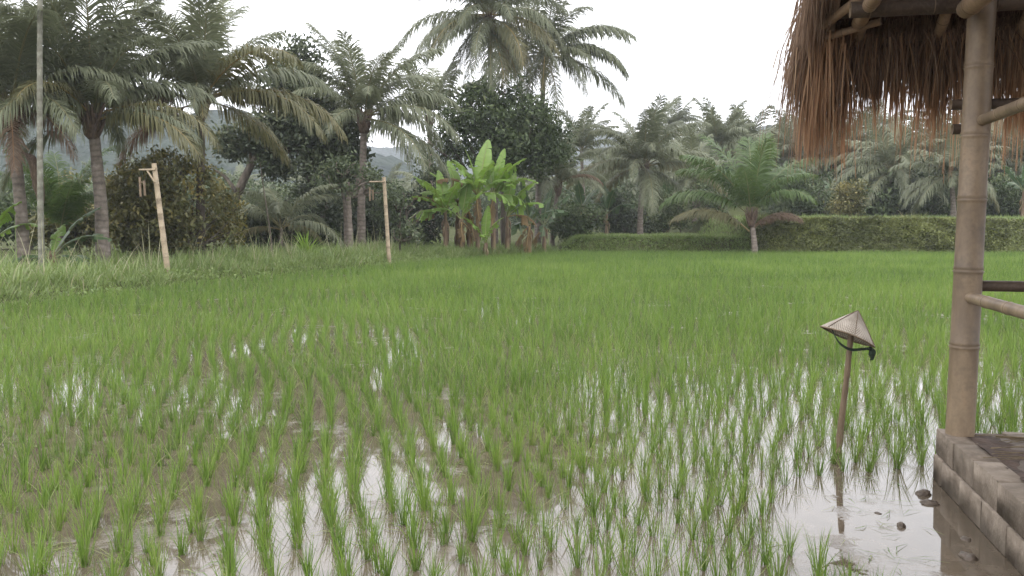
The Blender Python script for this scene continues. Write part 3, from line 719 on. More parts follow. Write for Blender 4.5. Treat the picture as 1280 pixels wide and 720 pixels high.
def tree(name, label, px, d, lobes_px, trunk, mat, nclump, per, size, aspect, spread=.42, hollow=.5, bark='bark', cat='tree', group=None, branches=()):
    """lobes_px: (px, py, dd, rx_px, ry_px) crown lobes; trunk: list of (px, py, dd) up from the foot"""
    x = gx(px, d); z0 = float(gz(x, d)); root = thing(name, label, cat, (x, d, z0), 0, group)
    k = d / F
    L = [(gx(a, d) - x, dd, hz(b, d) - z0, rx * k, (rx * .5 + ry * .5) * k, ry * k) for a, b, dd, rx, ry in lobes_px]
    tb = MB()
    def path(pts, r0, r1, foot=False):
        Q = [((gx(a, d) - x), dd, hz(b, d) - z0) for a, b, dd in pts]
        if foot: Q[0] = (Q[0][0], Q[0][1], -.25)
        Pc = curve_pts(Q, 12); tube(tb, Pc, np.linspace(r0, r1, 12), 8, True, wob=.06)
    for pts, r0, r1 in trunk: path(pts, r0, r1, True)
    for pts, r0, r1 in branches: path(pts, r0, r1)
    for l in L:                      # twigs inside each lobe
        base = np.array((L[0][0] * .4 + l[0] * .6, l[1], l[2] - l[5] * .8))
        for q in range(5):
            u = rng.standard_normal(3); u[2] = abs(u[2]) * .8; u /= np.linalg.norm(u)
            e = np.array(l[:3]) + u * np.array(l[3:6]) * .85
            tube(tb, curve_pts([base, (base + e) / 2 + rng.normal(0, .15, 3), e], 6), np.linspace(.055, .012, 6), 5)
    obj('trunk', tb, M[bark], root)
    obj('crown', crown_mb(L, nclump, per, size, aspect, spread, hollow), M[mat], root)
    return root

tree('leafy_tree', 'dark tree with a crooked forking trunk and a dense grey-green crown behind the yellowing palm', 283, 41,
     [(372, 100, 0, 34, 46), (432, 195, .2, 26, 34), (410, 160, .3, 38, 42), (352, 165, -.2, 42, 30), (400, 205, 0, 34, 30), (340, 205, .4, 26, 18), (300, 178, .3, 30, 22)],
     [([(288, 305, 0), (297, 250, 0), (318, 205, 0), (345, 170, 0), (365, 120, 0)], .26, .09)], 'leaf_dark', 640, 36, .26, .5, .5, .25,
     branches=[([(299, 243, 0), (284, 222, 0), (272, 214, 0)], .12, .05), ([(312, 212, 0), (316, 190, 0), (305, 172, 0)], .11, .04), ([(330, 190, 0), (370, 190, .2), (405, 180, .3)], .14, .05)])
tree('leafy_tree', 'broad tree with a rounded glossy crown right behind the bright banana clump', 630, 47.5,
     [(630, 150, 0, 62, 44), (668, 170, 0, 40, 42), (590, 150, .3, 40, 36), (640, 190, 0, 56, 30), (552, 188, .8, 30, 30), (612, 122, 0, 36, 22), (680, 195, 0, 30, 28)],
     [([(632, 305, 0), (630, 250, 0), (634, 200, 0), (640, 150, 0)], .24, .1)], 'leaf_mid', 640, 36, .3, .36, .5, .25,
     branches=[([(632, 240, 0), (600, 205, .2), (580, 165, .3)], .14, .05), ([(634, 215, 0), (660, 190, 0), (680, 170, 0)], .13, .05)])
tree('leafy_tree', 'dense olive tree bushy to the ground behind the first bamboo lamp post', 215, 31,
     [(215, 235, 0, 52, 42), (180, 265, 0, 42, 40), (255, 262, 0, 46, 40), (215, 285, -.6, 66, 30), (268, 290, -.3, 34, 24), (160, 235, .4, 28, 26), (222, 205, .3, 30, 26), (165, 292, -.4, 28, 22)],
     [([(215, 312, 0), (216, 270, 0), (214, 220, 0)], .14, .05)], 'leaf_olive', 760, 34, .19, .5, .34, .35)
tree('leafy_tree', 'small spindly tree with pale leaves and twin bare trunks left of the second lamp post', 434, 37,
     [(432, 210, 0, 20, 13), (455, 222, 0, 20, 13), (412, 224, 0, 16, 14), (448, 238, .2, 22, 12), (470, 234, .2, 14, 9)],
     [([(438, 306, 0), (437, 270, 0), (436, 228, 0)], .16, .09), ([(430, 306, .3), (431, 265, .3), (425, 225, .2)], .12, .05)], 'leaf_pale', 130, 26, .2, .45, .34, .3, bark='palm_trunk',
     branches=[([(436, 245, 0), (452, 232, 0), (468, 226, 0)], .06, .03)])
tree('shrub', 'yellow-tipped shrub leaning against the right side of the olive tree', 292, 33,
     [(295, 262, 0, 16, 16), (285, 285, 0, 22, 22), (300, 240, 0, 9, 10)], [([(290, 312, 0), (292, 285, 0), (296, 250, 0)], .06, .02)], 'leaf_yellow', 110, 24, .14, .5, .26, .3, cat='shrub')
tree('shrub', 'loose pale green shrub beside and behind the second bamboo lamp post', 500, 38,
     [(498, 250, 0, 20, 18), (515, 268, 0, 20, 16), (508, 290, -.3, 18, 14), (478, 262, .3, 12, 14)], [([(500, 312, 0), (500, 290, 0), (502, 250, 0)], .06, .02)], 'leaf_pale', 130, 24, .19, .4, .34, .3, cat='shrub')
SHR = [
    ('dark bush between the ringed palm and the pale slender trunk', 96, 34, [(96, 262, 0, 26, 24), (70, 285, 0, 24, 18), (120, 285, .2, 22, 18)], 'leaf_olive', 240),
    ('dense green bush under the yellow drooping fronds right of the yellow-tipped shrub', 325, 37, [(322, 282, 0, 22, 20), (345, 262, .3, 24, 22), (365, 285, 0, 22, 16)], 'leaf_dark', 260),
    ('mid green bush beneath the crown of the feathery upright palm', 420, 43, [(420, 270, 0, 26, 28), (398, 250, .3, 22, 26)], 'leaf_dark', 240),
    ('dim grey-green shrub seen past the pale slender trunk at the left edge', 40, 40, [(20, 270, 0, 30, 26), (60, 285, 0, 30, 20), (-15, 280, 0, 26, 24)], 'leaf_mid', 300),
    ('low leafy shrub behind the spiky rosette plant and the leafless sapling stem', 340, 44, [(335, 275, 0, 40, 22), (370, 255, 0, 28, 22), (310, 290, 0, 26, 14)], 'leaf_mid', 300),
    ('dark shrub filling the shade under the forking tree', 385, 40, [(385, 280, 0, 44, 24), (410, 262, 0, 30, 24), (330, 292, 0, 26, 14)], 'leaf_dark', 340),
    ('dark shrub in the shade left of the banana clump', 530, 46, [(528, 270, 0, 34, 34), (505, 288, 0, 26, 18), (545, 235, 0, 22, 26)], 'leaf_dark', 380),
    ('dark shrub behind the pale twin trunks', 462, 46, [(462, 262, 0, 36, 36), (440, 285, 0, 34, 20)], 'leaf_dark', 380),
    ('rusty leaved shrub at the left end of the paddy behind the ringed palm', 100, 36, [(98, 250, 0, 22, 30), (112, 285, 0, 24, 22), (140, 270, 0, 20, 26)], 'leaf_olive', 300),
    ('dark shrub between the banana clump and the low bund', 715, 52, [(712, 280, 0, 24, 18), (735, 270, 0, 22, 22)], 'leaf_mid', 260),
    ('round dark bush behind the low bund under the upright spray palm', 770, 60, [(768, 268, 0, 30, 28), (795, 282, 0, 24, 14)], 'leaf_dark', 260),
    ('leafy bush behind the low bund left of the yellow drooping frond', 850, 62, [(845, 262, 0, 30, 24), (820, 280, 0, 22, 14), (880, 252, 0, 24, 26)], 'leaf_mid', 300),
    ('golden green bush above the terrace wall under the thatch fringe', 1064, 58, [(1064, 240, 0, 18, 16), (1056, 258, 0, 20, 14)], 'leaf_olive', 180),
    ('bushy tree above the terrace wall right behind the short leaning palm', 1012, 62, [(1012, 245, 0, 26, 24), (990, 225, 0, 22, 22), (1030, 262, 0, 20, 12)], 'leaf_mid', 300),
    ('dark bush above the terrace wall left of the big bamboo post', 1120, 64, [(1120, 250, 0, 28, 20), (1145, 238, 0, 26, 24), (1095, 260, 0, 18, 12)], 'leaf_dark', 300),
    ('dark bush above the terrace wall right of the big bamboo post', 1262, 62, [(1262, 245, 0, 26, 26), (1285, 258, 0, 24, 18)], 'leaf_mid', 240),
]
for lb, a, d, L, m_, n in SHR:
    tree('shrub', lb, a, d, L, [([(a, 305, 0), (a, 285, 0), (a, 262, 0)], .07, .03)], m_, n, 26, .22, .5, .42, .3, cat='shrub')

# ------------------------------------------------------------------ bananas
def banana_leaf(e0, bend, L, W=.7, tear=.35, dead=False):
    mb = MB(); n = 15; s = np.linspace(0, 1, n)
    e = math.radians(e0) - math.radians(bend) * s ** 1.5; st = L / (n - 1)
    P = np.zeros((n, 3)); P[1:, 0] = np.cumsum(np.cos(e[1:])) * st; P[1:, 2] = np.cumsum(np.sin(e[1:])) * st; P[:, 1] = random.uniform(-.1, .1) * s ** 2 * L
    tube(mb, P, .035 * (1 - s) + .008, 6, False, 2.0)
    T = np.stack([np.cos(e), e * 0, np.sin(e)], -1); NN = np.stack([-np.sin(e), e * 0, np.cos(e)], -1)
    for sd in (-1, 1):
        ns = 26; b = .2 + .8 * np.arange(ns + 1) / ns; group_drop = 0
        for k in range(ns):
            if k % random.choice((2, 3, 4)) == 0: group_drop = abs(random.gauss(0, tear)); gap = random.uniform(0, .2) * (tear > .2)
            rows = []
            for q, sv in ((0, b[k]), (1, b[k + 1] - gap * .03)):
                i = min(int(sv * (n - 1)), n - 2); f = sv * (n - 1) - i
                p, t, nn = (A[i] * (1 - f) + A[i + 1] * f for A in (P, T, NN))
                w = W * .5 * max(.03, math.sin(PI * min(1, ((sv - .17) / .83) ** .75)) ** .6)
                row = []
                for m, fold in ((0, 0), (.5, .16), (1.0, .12)):
                    drop = group_drop * m * m * w * 1.6
                    row.append(p + np.array([0, sd, 0]) * w * m * (1 - .25 * min(1, group_drop) * m) + nn * w * fold * (0 if dead else 1) + np.array([0, 0, -1]) * drop + t * w * .3 * m)
                rows.append(row)
            V = np.array(rows[0] + rows[1]); vv = np.clip(np.array([.55, .45, .35 + group_drop * .4] * 2) + random.gauss(0, .07), 0, 1)
            mb.add(V, [(0, 1, 4, 3), (1, 2, 5, 4)], None, vv)
    return mb
BL = {'up': [banana_leaf(82, 18, 2.5, .72, .12).mesh('leaf') for _ in range(4)], 'high': [banana_leaf(66, 40, 2.4, .74, .3).mesh('leaf') for _ in range(4)],
      'mid': [banana_leaf(48, 72, 2.3, .7, .45).mesh('leaf') for _ in range(4)], 'low': [banana_leaf(18, 85, 2.1, .55, .6).mesh('leaf') for _ in range(4)],
      'dead': [banana_leaf(-35, 50, 1.6, .5, .9, True).mesh('leaf') for _ in range(4)]}

def banana(label, px, d, h, leaves, mat='banana', r=.13, group=None, lean=0.0, sc=1.0):
    x = gx(px, d); z0 = float(gz(x, d)); root = thing('banana_plant', label, 'banana plant', (x, d, z0), 0, group)
    tb = MB(); P = curve_pts([(0, 0, -.2), (lean * .4, 0, h * .5), (lean, 0, h)], 10)
    tube(tb, P, np.linspace(r * 1.2, r * .55, 10), 10, True, wob=.06)
    for k in range(7):   # sheath flaps
        a = random.uniform(0, 6.28); zz = random.uniform(.3, .9) * h; c = np.array((lean * zz / h, 0, zz)); u = np.array((math.cos(a), math.sin(a), 0))
        tube(tb, [c + u * r * .7 + (0, 0, .2), c + u * r * 1.3, c + u * r * 1.5 - (0, 0, .35)], [.02, .06, .015], 5)
    obj('pseudostem', tb, M['banana_stem'], root)
    for az, c_, s_, m_ in leaves:
        obj('dead_leaf' if m_ == 'banana_dead' else 'leaf', random.choice(BL[c_]), M[m_ or mat], root, (lean, 0, h - .08 if c_ != 'dead' else h - .15), (random.uniform(-.15, .15), 0, math.radians(az)), s_ * sc)
    return root
def spray(n=6, dead=1, hi=2):
    out = []; a = random.uniform(0, 360)
    for k in range(n):
        a += 137 + random.uniform(-15, 15); out.append((a, 'up' if k < 1 else ('high' if k < 1 + hi else random.choice(('mid', 'mid', 'low'))), random.uniform(.85, 1.1), None))
    for k in range(dead): out.append((random.uniform(0, 360), 'dead', random.uniform(.8, 1.1), 'banana_dead'))
    return out
BD = 'banana_dead'
banana('tallest banana plant with one bright leaf standing straight up in the middle of the clump', 597, 43.5, 3.05, [(80, 'up', 1.2, None), (178, 'up', 1.0, None), (150, 'high', 1.05, None), (-20, 'high', .95, None), (188, 'mid', 1.05, BD), (-10, 'low', .95, None), (-80, 'mid', .9, None), (10, 'mid', 1.0, None), (-95, 'dead', 1.0, BD), (60, 'high', 1.05, None), (-60, 'high', .9, None), (200, 'high', .95, None), (-120, 'mid', .9, None)], r=.11)
banana('banana plant with broad leaves spread to the right at the right side of the clump', 617, 44.5, 3.0, [(45, 'up', 1.05, None), (10, 'high', 1.15, None), (-12, 'high', 1.1, None), (-5, 'mid', 1.15, None), (2, 'low', .95, None), (100, 'up', .9, None), (-100, 'dead', 1.0, BD), (-50, 'mid', .8, None), (150, 'high', .95, None), (-60, 'high', .95, None), (60, 'mid', 1.0, None)], r=.12)
banana('banana plant with a red-brown withered leaf at the left side of the clump', 557, 43, 2.1, [(170, 'high', 1.05, None), (120, 'up', .9, None), (10, 'high', .9, None), (150, 'mid', 1.05, BD), (195, 'mid', 1.0, None), (200, 'low', 1.15, None), (-100, 'mid', .9, None), (175, 'low', 1.0, BD), (70, 'high', 1.0, None), (-60, 'high', .85, None), (220, 'high', .9, None)], r=.12)
banana('short banana plant with two upright leaves in front of the clump', 577, 42.8, 1.75, [(60, 'up', .95, None), (140, 'high', .95, None), (-30, 'high', .85, None), (200, 'mid', .8, None), (-90, 'dead', .8, BD), (20, 'dead', .7, BD)], r=.11)
banana('thin banana stem hung with dry leaves at the centre of the clump', 586, 44.2, 2.3, [(-80, 'dead', 1.2, BD), (-120, 'dead', 1.1, BD), (190, 'mid', .9, BD), (90, 'high', .9, None), (-60, 'dead', .9, BD)], r=.10)
banana('young banana plant low among the stems of the clump', 607, 42.6, .8, [(60, 'up', .8, None), (200, 'high', .75, None), (-30, 'high', .75, None), (-100, 'mid', .6, None)], r=.08)
banana('banana plant with upright leaves rising between the withered leaf and the tallest plant', 572, 44.6, 2.5, [(120, 'up', 1.0, None), (160, 'high', 1.0, None), (40, 'high', .9, None), (-60, 'high', .9, None), (200, 'mid', 1.0, None), (-110, 'mid', .9, None)], r=.12)
banana('banana plant at the outer right of the clump with a torn yellowing low leaf', 634, 45.5, 2.0, [(60, 'up', 1.0, None), (-30, 'high', 1.0, None), (20, 'high', 1.0, None), (-5, 'mid', 1.0, None), (-80, 'mid', .9, None), (10, 'low', .9, BD)], r=.12)
banana('dull banana plant standing apart just right of the clump', 662, 47, 1.7, spray(6, 2), 'banana_dull', r=.12)
banana('dull banana plant nearest the dark palm with the orange frond', 680, 48.5, 1.6, spray(6, 1), 'banana_dull', r=.12)
banana('grey-green banana plant left of the low bund', 728, 56, 1.9, spray(6, 1), 'banana_dull')
banana('grey-green banana plant behind the left end of the low bund', 758, 57, 1.6, spray(6, 0), 'banana_dull')
banana('grey-green banana plant with a pale trunk behind the middle of the low bund', 833, 64, 2.3, spray(7, 1), 'banana_dull')
banana('tall grey-green banana plant left of the short leaning palm', 900, 66, 2.8, spray(7, 1), 'banana_dull')
banana('hazy banana plant above the terrace wall below the thatch fringe corner', 1040, 66, 1.6, spray(6, 0), 'banana_dull', sc=.9)
banana('hazy banana plant above the terrace wall near the golden bush', 1092, 68, 1.8, spray(6, 0), 'banana_dull', sc=.9)
banana('hazy banana plant with wide leaves above the terrace wall left of the bamboo post', 1132, 68, 1.6, spray(7, 0), 'banana_dull')
banana('hazy banana plant at the right edge beyond the hut rails', 1276, 58, 2.0, spray(6, 0), 'banana_dull')
banana('bright banana plant cut off by the left edge beside the grass bank', -10, 25.5, 1.0, [(0, 'high', .7, None), (20, 'mid', .7, None), (-20, 'up', .8, None), (150, 'mid', .8, None), (-60, 'low', .8, None)], r=.12)
banana('small banana plant with bent grey leaves between the slender trunk and the ringed palm', 66, 26, .5, [(85, 'high', .6, None), (0, 'mid', .9, 'banana_dull'), (25, 'high', .9, 'banana_dull'), (185, 'low', .9, 'banana_dull'), (-15, 'low', .9, 'banana_dull')], 'banana', r=.08)

# spiky pandan-like plant and a thin sapling stem on the bank
x = gx(383, 33); z0 = float(gz(x, 33)); mb = MB(); n = 60
blades(mb, np.tile(np.array([[0, 0, .05]]), (n, 1)) + rng.normal(0, .04, (n, 3)), rng.uniform(.7, 1.25, n), np.abs(rng.normal(.35, .3, n)), rng.uniform(0, 6.28, n), np.full(n, .075), rng.uniform(.3, 1.0, n), 5, np.clip(rng.normal(.6, .15, n), 0, 1))
tag(obj('pandan_plant', mb, M['banana'], None, (x, 33, z0)), 'spiky yellow-green rosette plant of sword leaves in the grass between the lamp posts', 'plant')
x = gx(342, 31); z0 = float(gz(x, 31)); mb = MB(); tube(mb, curve_pts([(0, 0, -.1), (-.12, 0, 1.2), (-.3, 0, 2.6), (-.42, 0, 3.6)], 14), np.linspace(.035, .012, 14), 6)
root = thing('sapling', 'thin leafless sapling stem standing in the grass between the lamp posts', 'sapling', (x, 31, z0)); obj('trunk', mb, M['bark'], root)
mb = MB(); P = np.array((-.42, 0, 3.55)) + rng.normal(0, .16, (60, 3)); leaf_quads(mb, P, .14, .4, np.clip(rng.normal(.4, .2, 60), 0, 1)); obj('crown', mb, M['leaf_mid'], root)

# ------------------------------------------------------------------ far wood: one mass of leaves and palm tops behind everything
fm = MB(); n = 0
def wood_pt():
    d = random.uniform(84, 160); px = random.uniform(-250, 1650)
    return (gx(px, d), d)
XY = scatter(640, wood_pt); Z = gz(XY[:, 0], XY[:, 1])
for (x, y), z in zip(XY, Z):
    right = float(sstep(100, 900, x / y * F + 640)); h = random.uniform(2.5, 5.5) * (1 - .15 * right); r = random.uniform(1.6, 3.2)
    m = 620; u = rng.standard_normal((m, 3)); u /= np.linalg.norm(u, axis=1)[:, None]
    rr = (.72 + .3 * rng.random(m)); P = np.array((x, y, z + h * .5)) + u * np.array((r, r, h * .62)) * rr[:, None]
    P += vnoise(P[:, 0] * 1.0 + P[:, 2], P[:, 1] + P[:, 2] * .5, .9, 21)[:, None] * u * 1.3
    leaf_quads(fm, P, .46, .45, np.clip(rng.normal(.45, .2, m) + random.gauss(0, .16), 0, 1.1), .3)
gm = MB()
def grove_pt():
    px = random.uniform(120, 1620); d = random.uniform(72 if px > 980 else 96, 150)
    return (gx(px, d), d)
XY2 = scatter(110, grove_pt); Z2 = gz(XY2[:, 0], XY2[:, 1])
for (x, y), z in zip(XY2, Z2):
    h = random.uniform(1.8, 4.6 if x / y < .33 else 6.2); sc_ = random.uniform(.7, 1.05); tube(gm, curve_pts([(x, y, z - .3), (x + random.uniform(-.4, .4), y, z + h * .5), (x + random.uniform(-.6, .6), y, z + h)], 8), np.linspace(.2, .13, 8), 6, True, 2.0)
    a = random.uniform(0, 6)
    for c_, nn in (('up', 1), ('high', 3), ('mid', 5), ('low', 5), ('droop', 4)):
        for k in range(nn):
            a += 2.4; V, Q, T, A = random.choice(FAR[c_]).arrays(); gm.add(xform(V, a, sc_, (x, y, z + h)), Q, T, np.where(A > 1.5, A, A + random.gauss(0, .04)))
tag(obj('palm_grove', gm, M['palm']), 'distant grove of small hazy palms rising out of the jungle behind the terrace', 'palm grove', kind='stuff')
for (x, y) in scatter(120, lambda: (lambda px, d: (gx(px, d), d))(random.uniform(960, 1500), random.uniform(63, 86))):
    z = float(gz(x, y)); h = random.uniform(1.6, 4.2); r = random.uniform(1.1, 2.1); m = 420
    u = rng.standard_normal((m, 3)); u /= np.linalg.norm(u, axis=1)[:, None]
    P = np.array((x, y, z + h * .5)) + u * np.array((r, r, h * .6)) * (.6 + .45 * rng.random(m))[:, None]
    P += vnoise(P[:, 0] + P[:, 2], P[:, 1] + P[:, 2] * .5, 1.1, 23)[:, None] * u * 1.3
    leaf_quads(fm, P, random.choice((.24, .34, .5)), random.choice((.3, .5)), np.clip(rng.normal(.42, .2, m) + random.gauss(0, .2), 0, 1.1), .3)
tag(obj('undergrowth', fm, M['leaf_mid']), 'hazy mass of mixed jungle undergrowth behind the palms and bananas', 'undergrowth', kind='stuff')

# ------------------------------------------------------------------ bamboo lamp posts on the bank
def lamp_post(label, px, d, tpx, tpy, arm_px, brace=True):
    x = gx(px, d); z0 = float(gz(x, d)); H = hz(tpy, d) - z0; dx = gx(tpx, d) - x; A = (tpx - arm_px) * d / F
    root = thing('lamp_post', label, 'lamp post', (x, d, z0))
    mb = MB(); bamboo(mb, (0, 0, -.3), (dx, 0, H), .085, .07, .42, 12); obj('pole', mb, M['bamboo_pale'], root)
    t = (H - .18) / H; top = np.array((dx * t, 0, H - .18)); end = top + (-A, 0, -.01)
    mb = MB(); bamboo(mb, top + (.05, -.075, 0), end + (0, -.075, 0), .032, .03, .3, 8); obj('crossarm', mb, M['bamboo_pale'], root)
    if brace:
        mb = MB(); bamboo(mb, top + (.02, -.07, -.36), top + (-A * .45, -.075, -.03), .028, .028, .3, 8); obj('brace', mb, M['bamboo_pale'], root)
    lamp = MB(); c = end + (.06, -.075, 0)
    for ox, z1, z2 in ((-.05, -.2, -.75), (.07, -.3, -.72)): bamboo(lamp, c + (ox, 0, z1), c + (ox, .03, z2), .035, .035, .3, 8)
    tube(lamp, [c + (-.05, 0, -.34), c + (.07, 0, -.36)], .018, 6)
    lo = obj('lantern', lamp, M['bamboo'], root)
    cd = MB(); tube(cd, [c + (0, 0, .03), c + (-.04, 0, -.22)], .008, 5); tube(cd, [c + (0, 0, .03), c + (.06, 0, -.31)], .008, 5); obj('cord', cd, M['strap'], lo)
    return root
lamp_post('leaning bamboo lamp post with a braced arm and hanging tubes before the olive tree', 211, 24.4, 196, 205, 178)
lamp_post('upright bamboo lamp post with a short thin arm just left of the banana clump', 487, 34.2, 481, 222, 463, False)

# ------------------------------------------------------------------ the conical hat on its stake
D0 = 6.1; sx0 = gx(1053, D0)
st = MB(); tube(st, curve_pts([(0, 0, -.25), (.01, 0, 0), (.03, 0, .3), (.055, 0, .58), (.088, .02, .93)], 20), np.linspace(.027, .021, 20) * (1 + rng.normal(0, .05, 20)), 10, wob=.03)
tube(st, [(-.018, -.026, .035), (.0, -.034, .05), (.012, -.03, .075)], [.01, .022, .008], 6)
tag(obj('stake', st, M['wood_stake'], None, (sx0, D0, 0)), 'leaning wooden stake stuck in the paddy under the conical hat', 'stake')
hat = MB(); nr, na = 14, 48; th = np.arange(na) / na * 2 * PI; R_, H_ = .194, .2
V = []
for side, off in ((0, 0), (1, -.006)):
    for k in range(nr):
        t = k / (nr - 1); rr = R_ * (t ** 1.03) * (1 - .0 * side) + .002; z = H_ * (1 - t) + off + .005 * math.sin(PI * t)
        seam = 1 + .012 * np.abs(np.cos(th * 2)) ** 12 * (1 - side)
        V.append(np.stack([np.cos(th) * rr * seam, np.sin(th) * rr * seam, np.full(na, z) + .004 * np.sin(3 * th + 1) * t], -1))
V = np.concatenate(V); Q = []
for side in (0, 1):
    for k in range(nr - 1):
        for j in range(na):
            a, b = side * nr * na + k * na + j, side * nr * na + k * na + (j + 1) % na
            Q.append((a, a + na, b + na, b) if side == 0 else (a, b, b + na, a + na))
for j in range(na):
    a, b = (nr - 1) * na + j, (nr - 1) * na + (j + 1) % na
    Q.append((a, a + nr * na, b + nr * na, b))
hat.add(V, Q)
rim = np.stack([np.cos(th) * R_ * 1.003, np.sin(th) * R_ * 1.003, .004 * np.sin(3 * th + 1) - .003], -1)
hatx, haty, hatz = gx(1063, D0), D0 + .01, hz(421, D0)
root = thing('conical_hat', 'weathered woven conical straw hat hung on the stake in the paddy', 'hat', (hatx, haty, hatz))
tilt = (Matrix.Rotation(math.radians(22.5), 4, 'Y') @ Matrix.Rotation(math.radians(-4), 4, 'X')).to_euler()
obj('cone', hat, M['hat'], root, (0, 0, 0), tilt)
mb = MB(); tube(mb, np.concatenate([rim, rim[:1]]), .006, 6, False); obj('rim', mb, M['wood_stake'], root, (0, 0, 0), tilt)
mb = MB()       # ribs sewn on the outside
for k in range(6):
    a = k * PI / 3 + .35; tube(mb, [(math.cos(a) * R_ * t, math.sin(a) * R_ * t, H_ * (1 - t) + .005 * math.sin(PI * t) + .003) for t in np.linspace(.02, 1, 8)], .0028, 5)
obj('rib', mb, M['wood_stake'], root, (0, 0, 0), tilt)
def ribbon(mb, pts, w, wd):
    P = curve_pts(pts, 22); wd = np.array(wd, float); V = np.stack([P - wd * w / 2, P + wd * w / 2], 1).reshape(-1, 3)
    mb.add(V, [(2 * k, 2 * k + 1, 2 * k + 3, 2 * k + 2) for k in range(21)])
mb = MB(); ribbon(mb, [(-.135, -.05, .06), (-.10, -.10, -.03), (-.01, -.08, -.085), (.08, -.07, -.085), (.14, -.06, -.08)], .02, (0, .15, 1))
tube(mb, [(.12, -.065, -.085), (.14, -.065, -.08), (.16, -.06, -.09)], [.008, .018, .01], 8)
ribbon(mb, [(.15, -.06, -.08), (.165, -.07, -.11), (.15, -.07, -.165)], .03, (1, .2, .1)); ribbon(mb, [(.15, -.06, -.09), (.135, -.08, -.12), (.155, -.07, -.15)], .022, (1, -.3, 0))
obj('chin_strap', mb, M['strap'], root)

# ------------------------------------------------------------------ the bamboo hut
hut = thing('bamboo_hut', 'open bamboo hut with a shaggy thatched roof on a low block plinth', 'hut', (HC[0], HC[1], 0), HA)
PX, PY, PH = 3.4, 4.4, .343
core = MB(); box(core, (PX / 2, -PY / 2, .07), (PX - .018, PY - .018, PH * 2 - .18), 0); pl = obj('plinth', core, M['mortar'], hut)
bl = MB()
for course in range(3):
    z = .257 - course * .172
    off = (course % 2) * .2
    for axis in ('y', 'x', 'X'):
        Ln = PY if axis == 'y' else PX; q = -off
        while q < Ln - .02:
            a0, a1 = max(q, 0), min(q + .40, Ln); q += .40
            if a1 - a0 < .05: continue
            c = (a0 + a1) / 2; out = random.gauss(0, .002) + (.010 if course == 1 else (.018 if course == 2 else 0)); s = (a1 - a0 - .007)
            if axis == 'y': box(bl, (.075 - out, -c, z), (.15, s, .166), random.gauss(0, .006), .0016, random.uniform(.2, .8), .004)
            elif a0 > .14: box(bl, (c, (-.075 + out) if axis == 'x' else (-PY + .075), z), (s, .15, .166), random.gauss(0, .006), .0016, random.uniform(.2, .8), .004)
obj('block_course', bl, M['block'], pl, smooth=False)
fl = grid_mesh(np.linspace(.13, PX - .1, 60), np.linspace(-PY + .1, -.13, 80), lambda X, Y_: .318 + vnoise(X, Y_, 3, 4) * .03 + vnoise(X, Y_, 11, 9) * .02 + .02 * sstep(.4, .1, X))
obj('dirt_floor', fl, M['dirt'], hut)
POSTS = [(.11, -.13, .03, 0.0), (3.2, -.13, 0, 0), (.11, -PY + .2, 0, 0), (3.2, -PY + .2, 0, 0)]
for a, b, lx, ly in POSTS:
    mb = MB(); bamboo(mb, (a, b, .30), (a + lx, b + ly, 3.16), .086, .080, .44, 24, off=.62 if lx else .3)
    obj('post', mb, M['bamboo'], hut)
def pole(name, p0, p1, r, mat='bamboo', node=.4, n=14): 
    mb = MB(); bamboo(mb, p0, p1, r, r * .94, node, n); return obj(name, mb, M[mat], hut)
pole('rail', (.12, -.06, 1.235), (.10, -PY + .2, 1.235), .036)
pole('rail', (.15, -.05, 2.345), (.12, -PY + .2, 2.36), .036)
pole('rail', (.015, .0, 2.47), (3.3, -.0, 2.46), .034, 'bamboo_dark'); pole('rail', (.02, -.03, 2.31), (.2, -.03, 2.31), .034, 'bamboo_dark')
pole('rail', (.1, -.03, 1.30), (3.3, -.03, 1.29), .036, 'bamboo_dark')
pole('beam', (.02, -.24, 3.02), (.02, -PY, 3.02), .058, 'bamboo_warm'); pole('beam', (3.3, .3, 3.06), (3.3, -PY - .3, 3.06), .058)
pole('beam', (-.62, -.02, 3.10), (3.9, -.02, 3.10), .052, 'bamboo_dark'); pole('beam', (-.62, -PY + .2, 3.1), (3.9, -PY + .2, 3.1), .052, 'bamboo_dark')
pole('beam', (-.50, .38, 3.10), (-.60, -PY, 3.24), .047, 'bamboo_warm')
EY, EZ, SL = .74, 3.0, .65            # eave line, its height, roof slope
RIDGE = -PY / 2; RZ = EZ + (EY - RIDGE) * SL
for k in range(9):
    lx = -.46 + .54 * k
    pole('rafter', (lx, EY - .12, EZ + .05), (lx, RIDGE, RZ - .02), .043 if k % 2 == 0 else .038, 'bamboo_warm')
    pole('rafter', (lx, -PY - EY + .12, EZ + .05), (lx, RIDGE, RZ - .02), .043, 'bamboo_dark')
pole('rafter', (-.66, EY - .06, EZ + .02), (-.66, RIDGE, RZ), .03, 'bamboo_warm'); pole('brace', (-.74, .45, 3.10), (-.40, -.25, 3.26), .032, 'bamboo_warm'); pole('brace', (-.70, .52, 3.04), (-.36, .36, 3.10), .026, 'bamboo_warm')
pole('lath', (-.86, EY - .10, EZ - .01), (4.1, EY - .10, EZ + .0), .022, 'bamboo_dark'); pole('lath', (-.86, EY - .34, EZ + .16), (4.1, EY - .34, EZ + .16), .02, 'bamboo_dark')
for q in (.6, .9, 1.2, 1.6, 2.0, 2.4): pole('lath', (-.86, EY - q, EZ + .03 + q * SL + .045), (4.1, EY - q, EZ + .03 + q * SL + .045), .018, 'bamboo_dark', .5, 8)
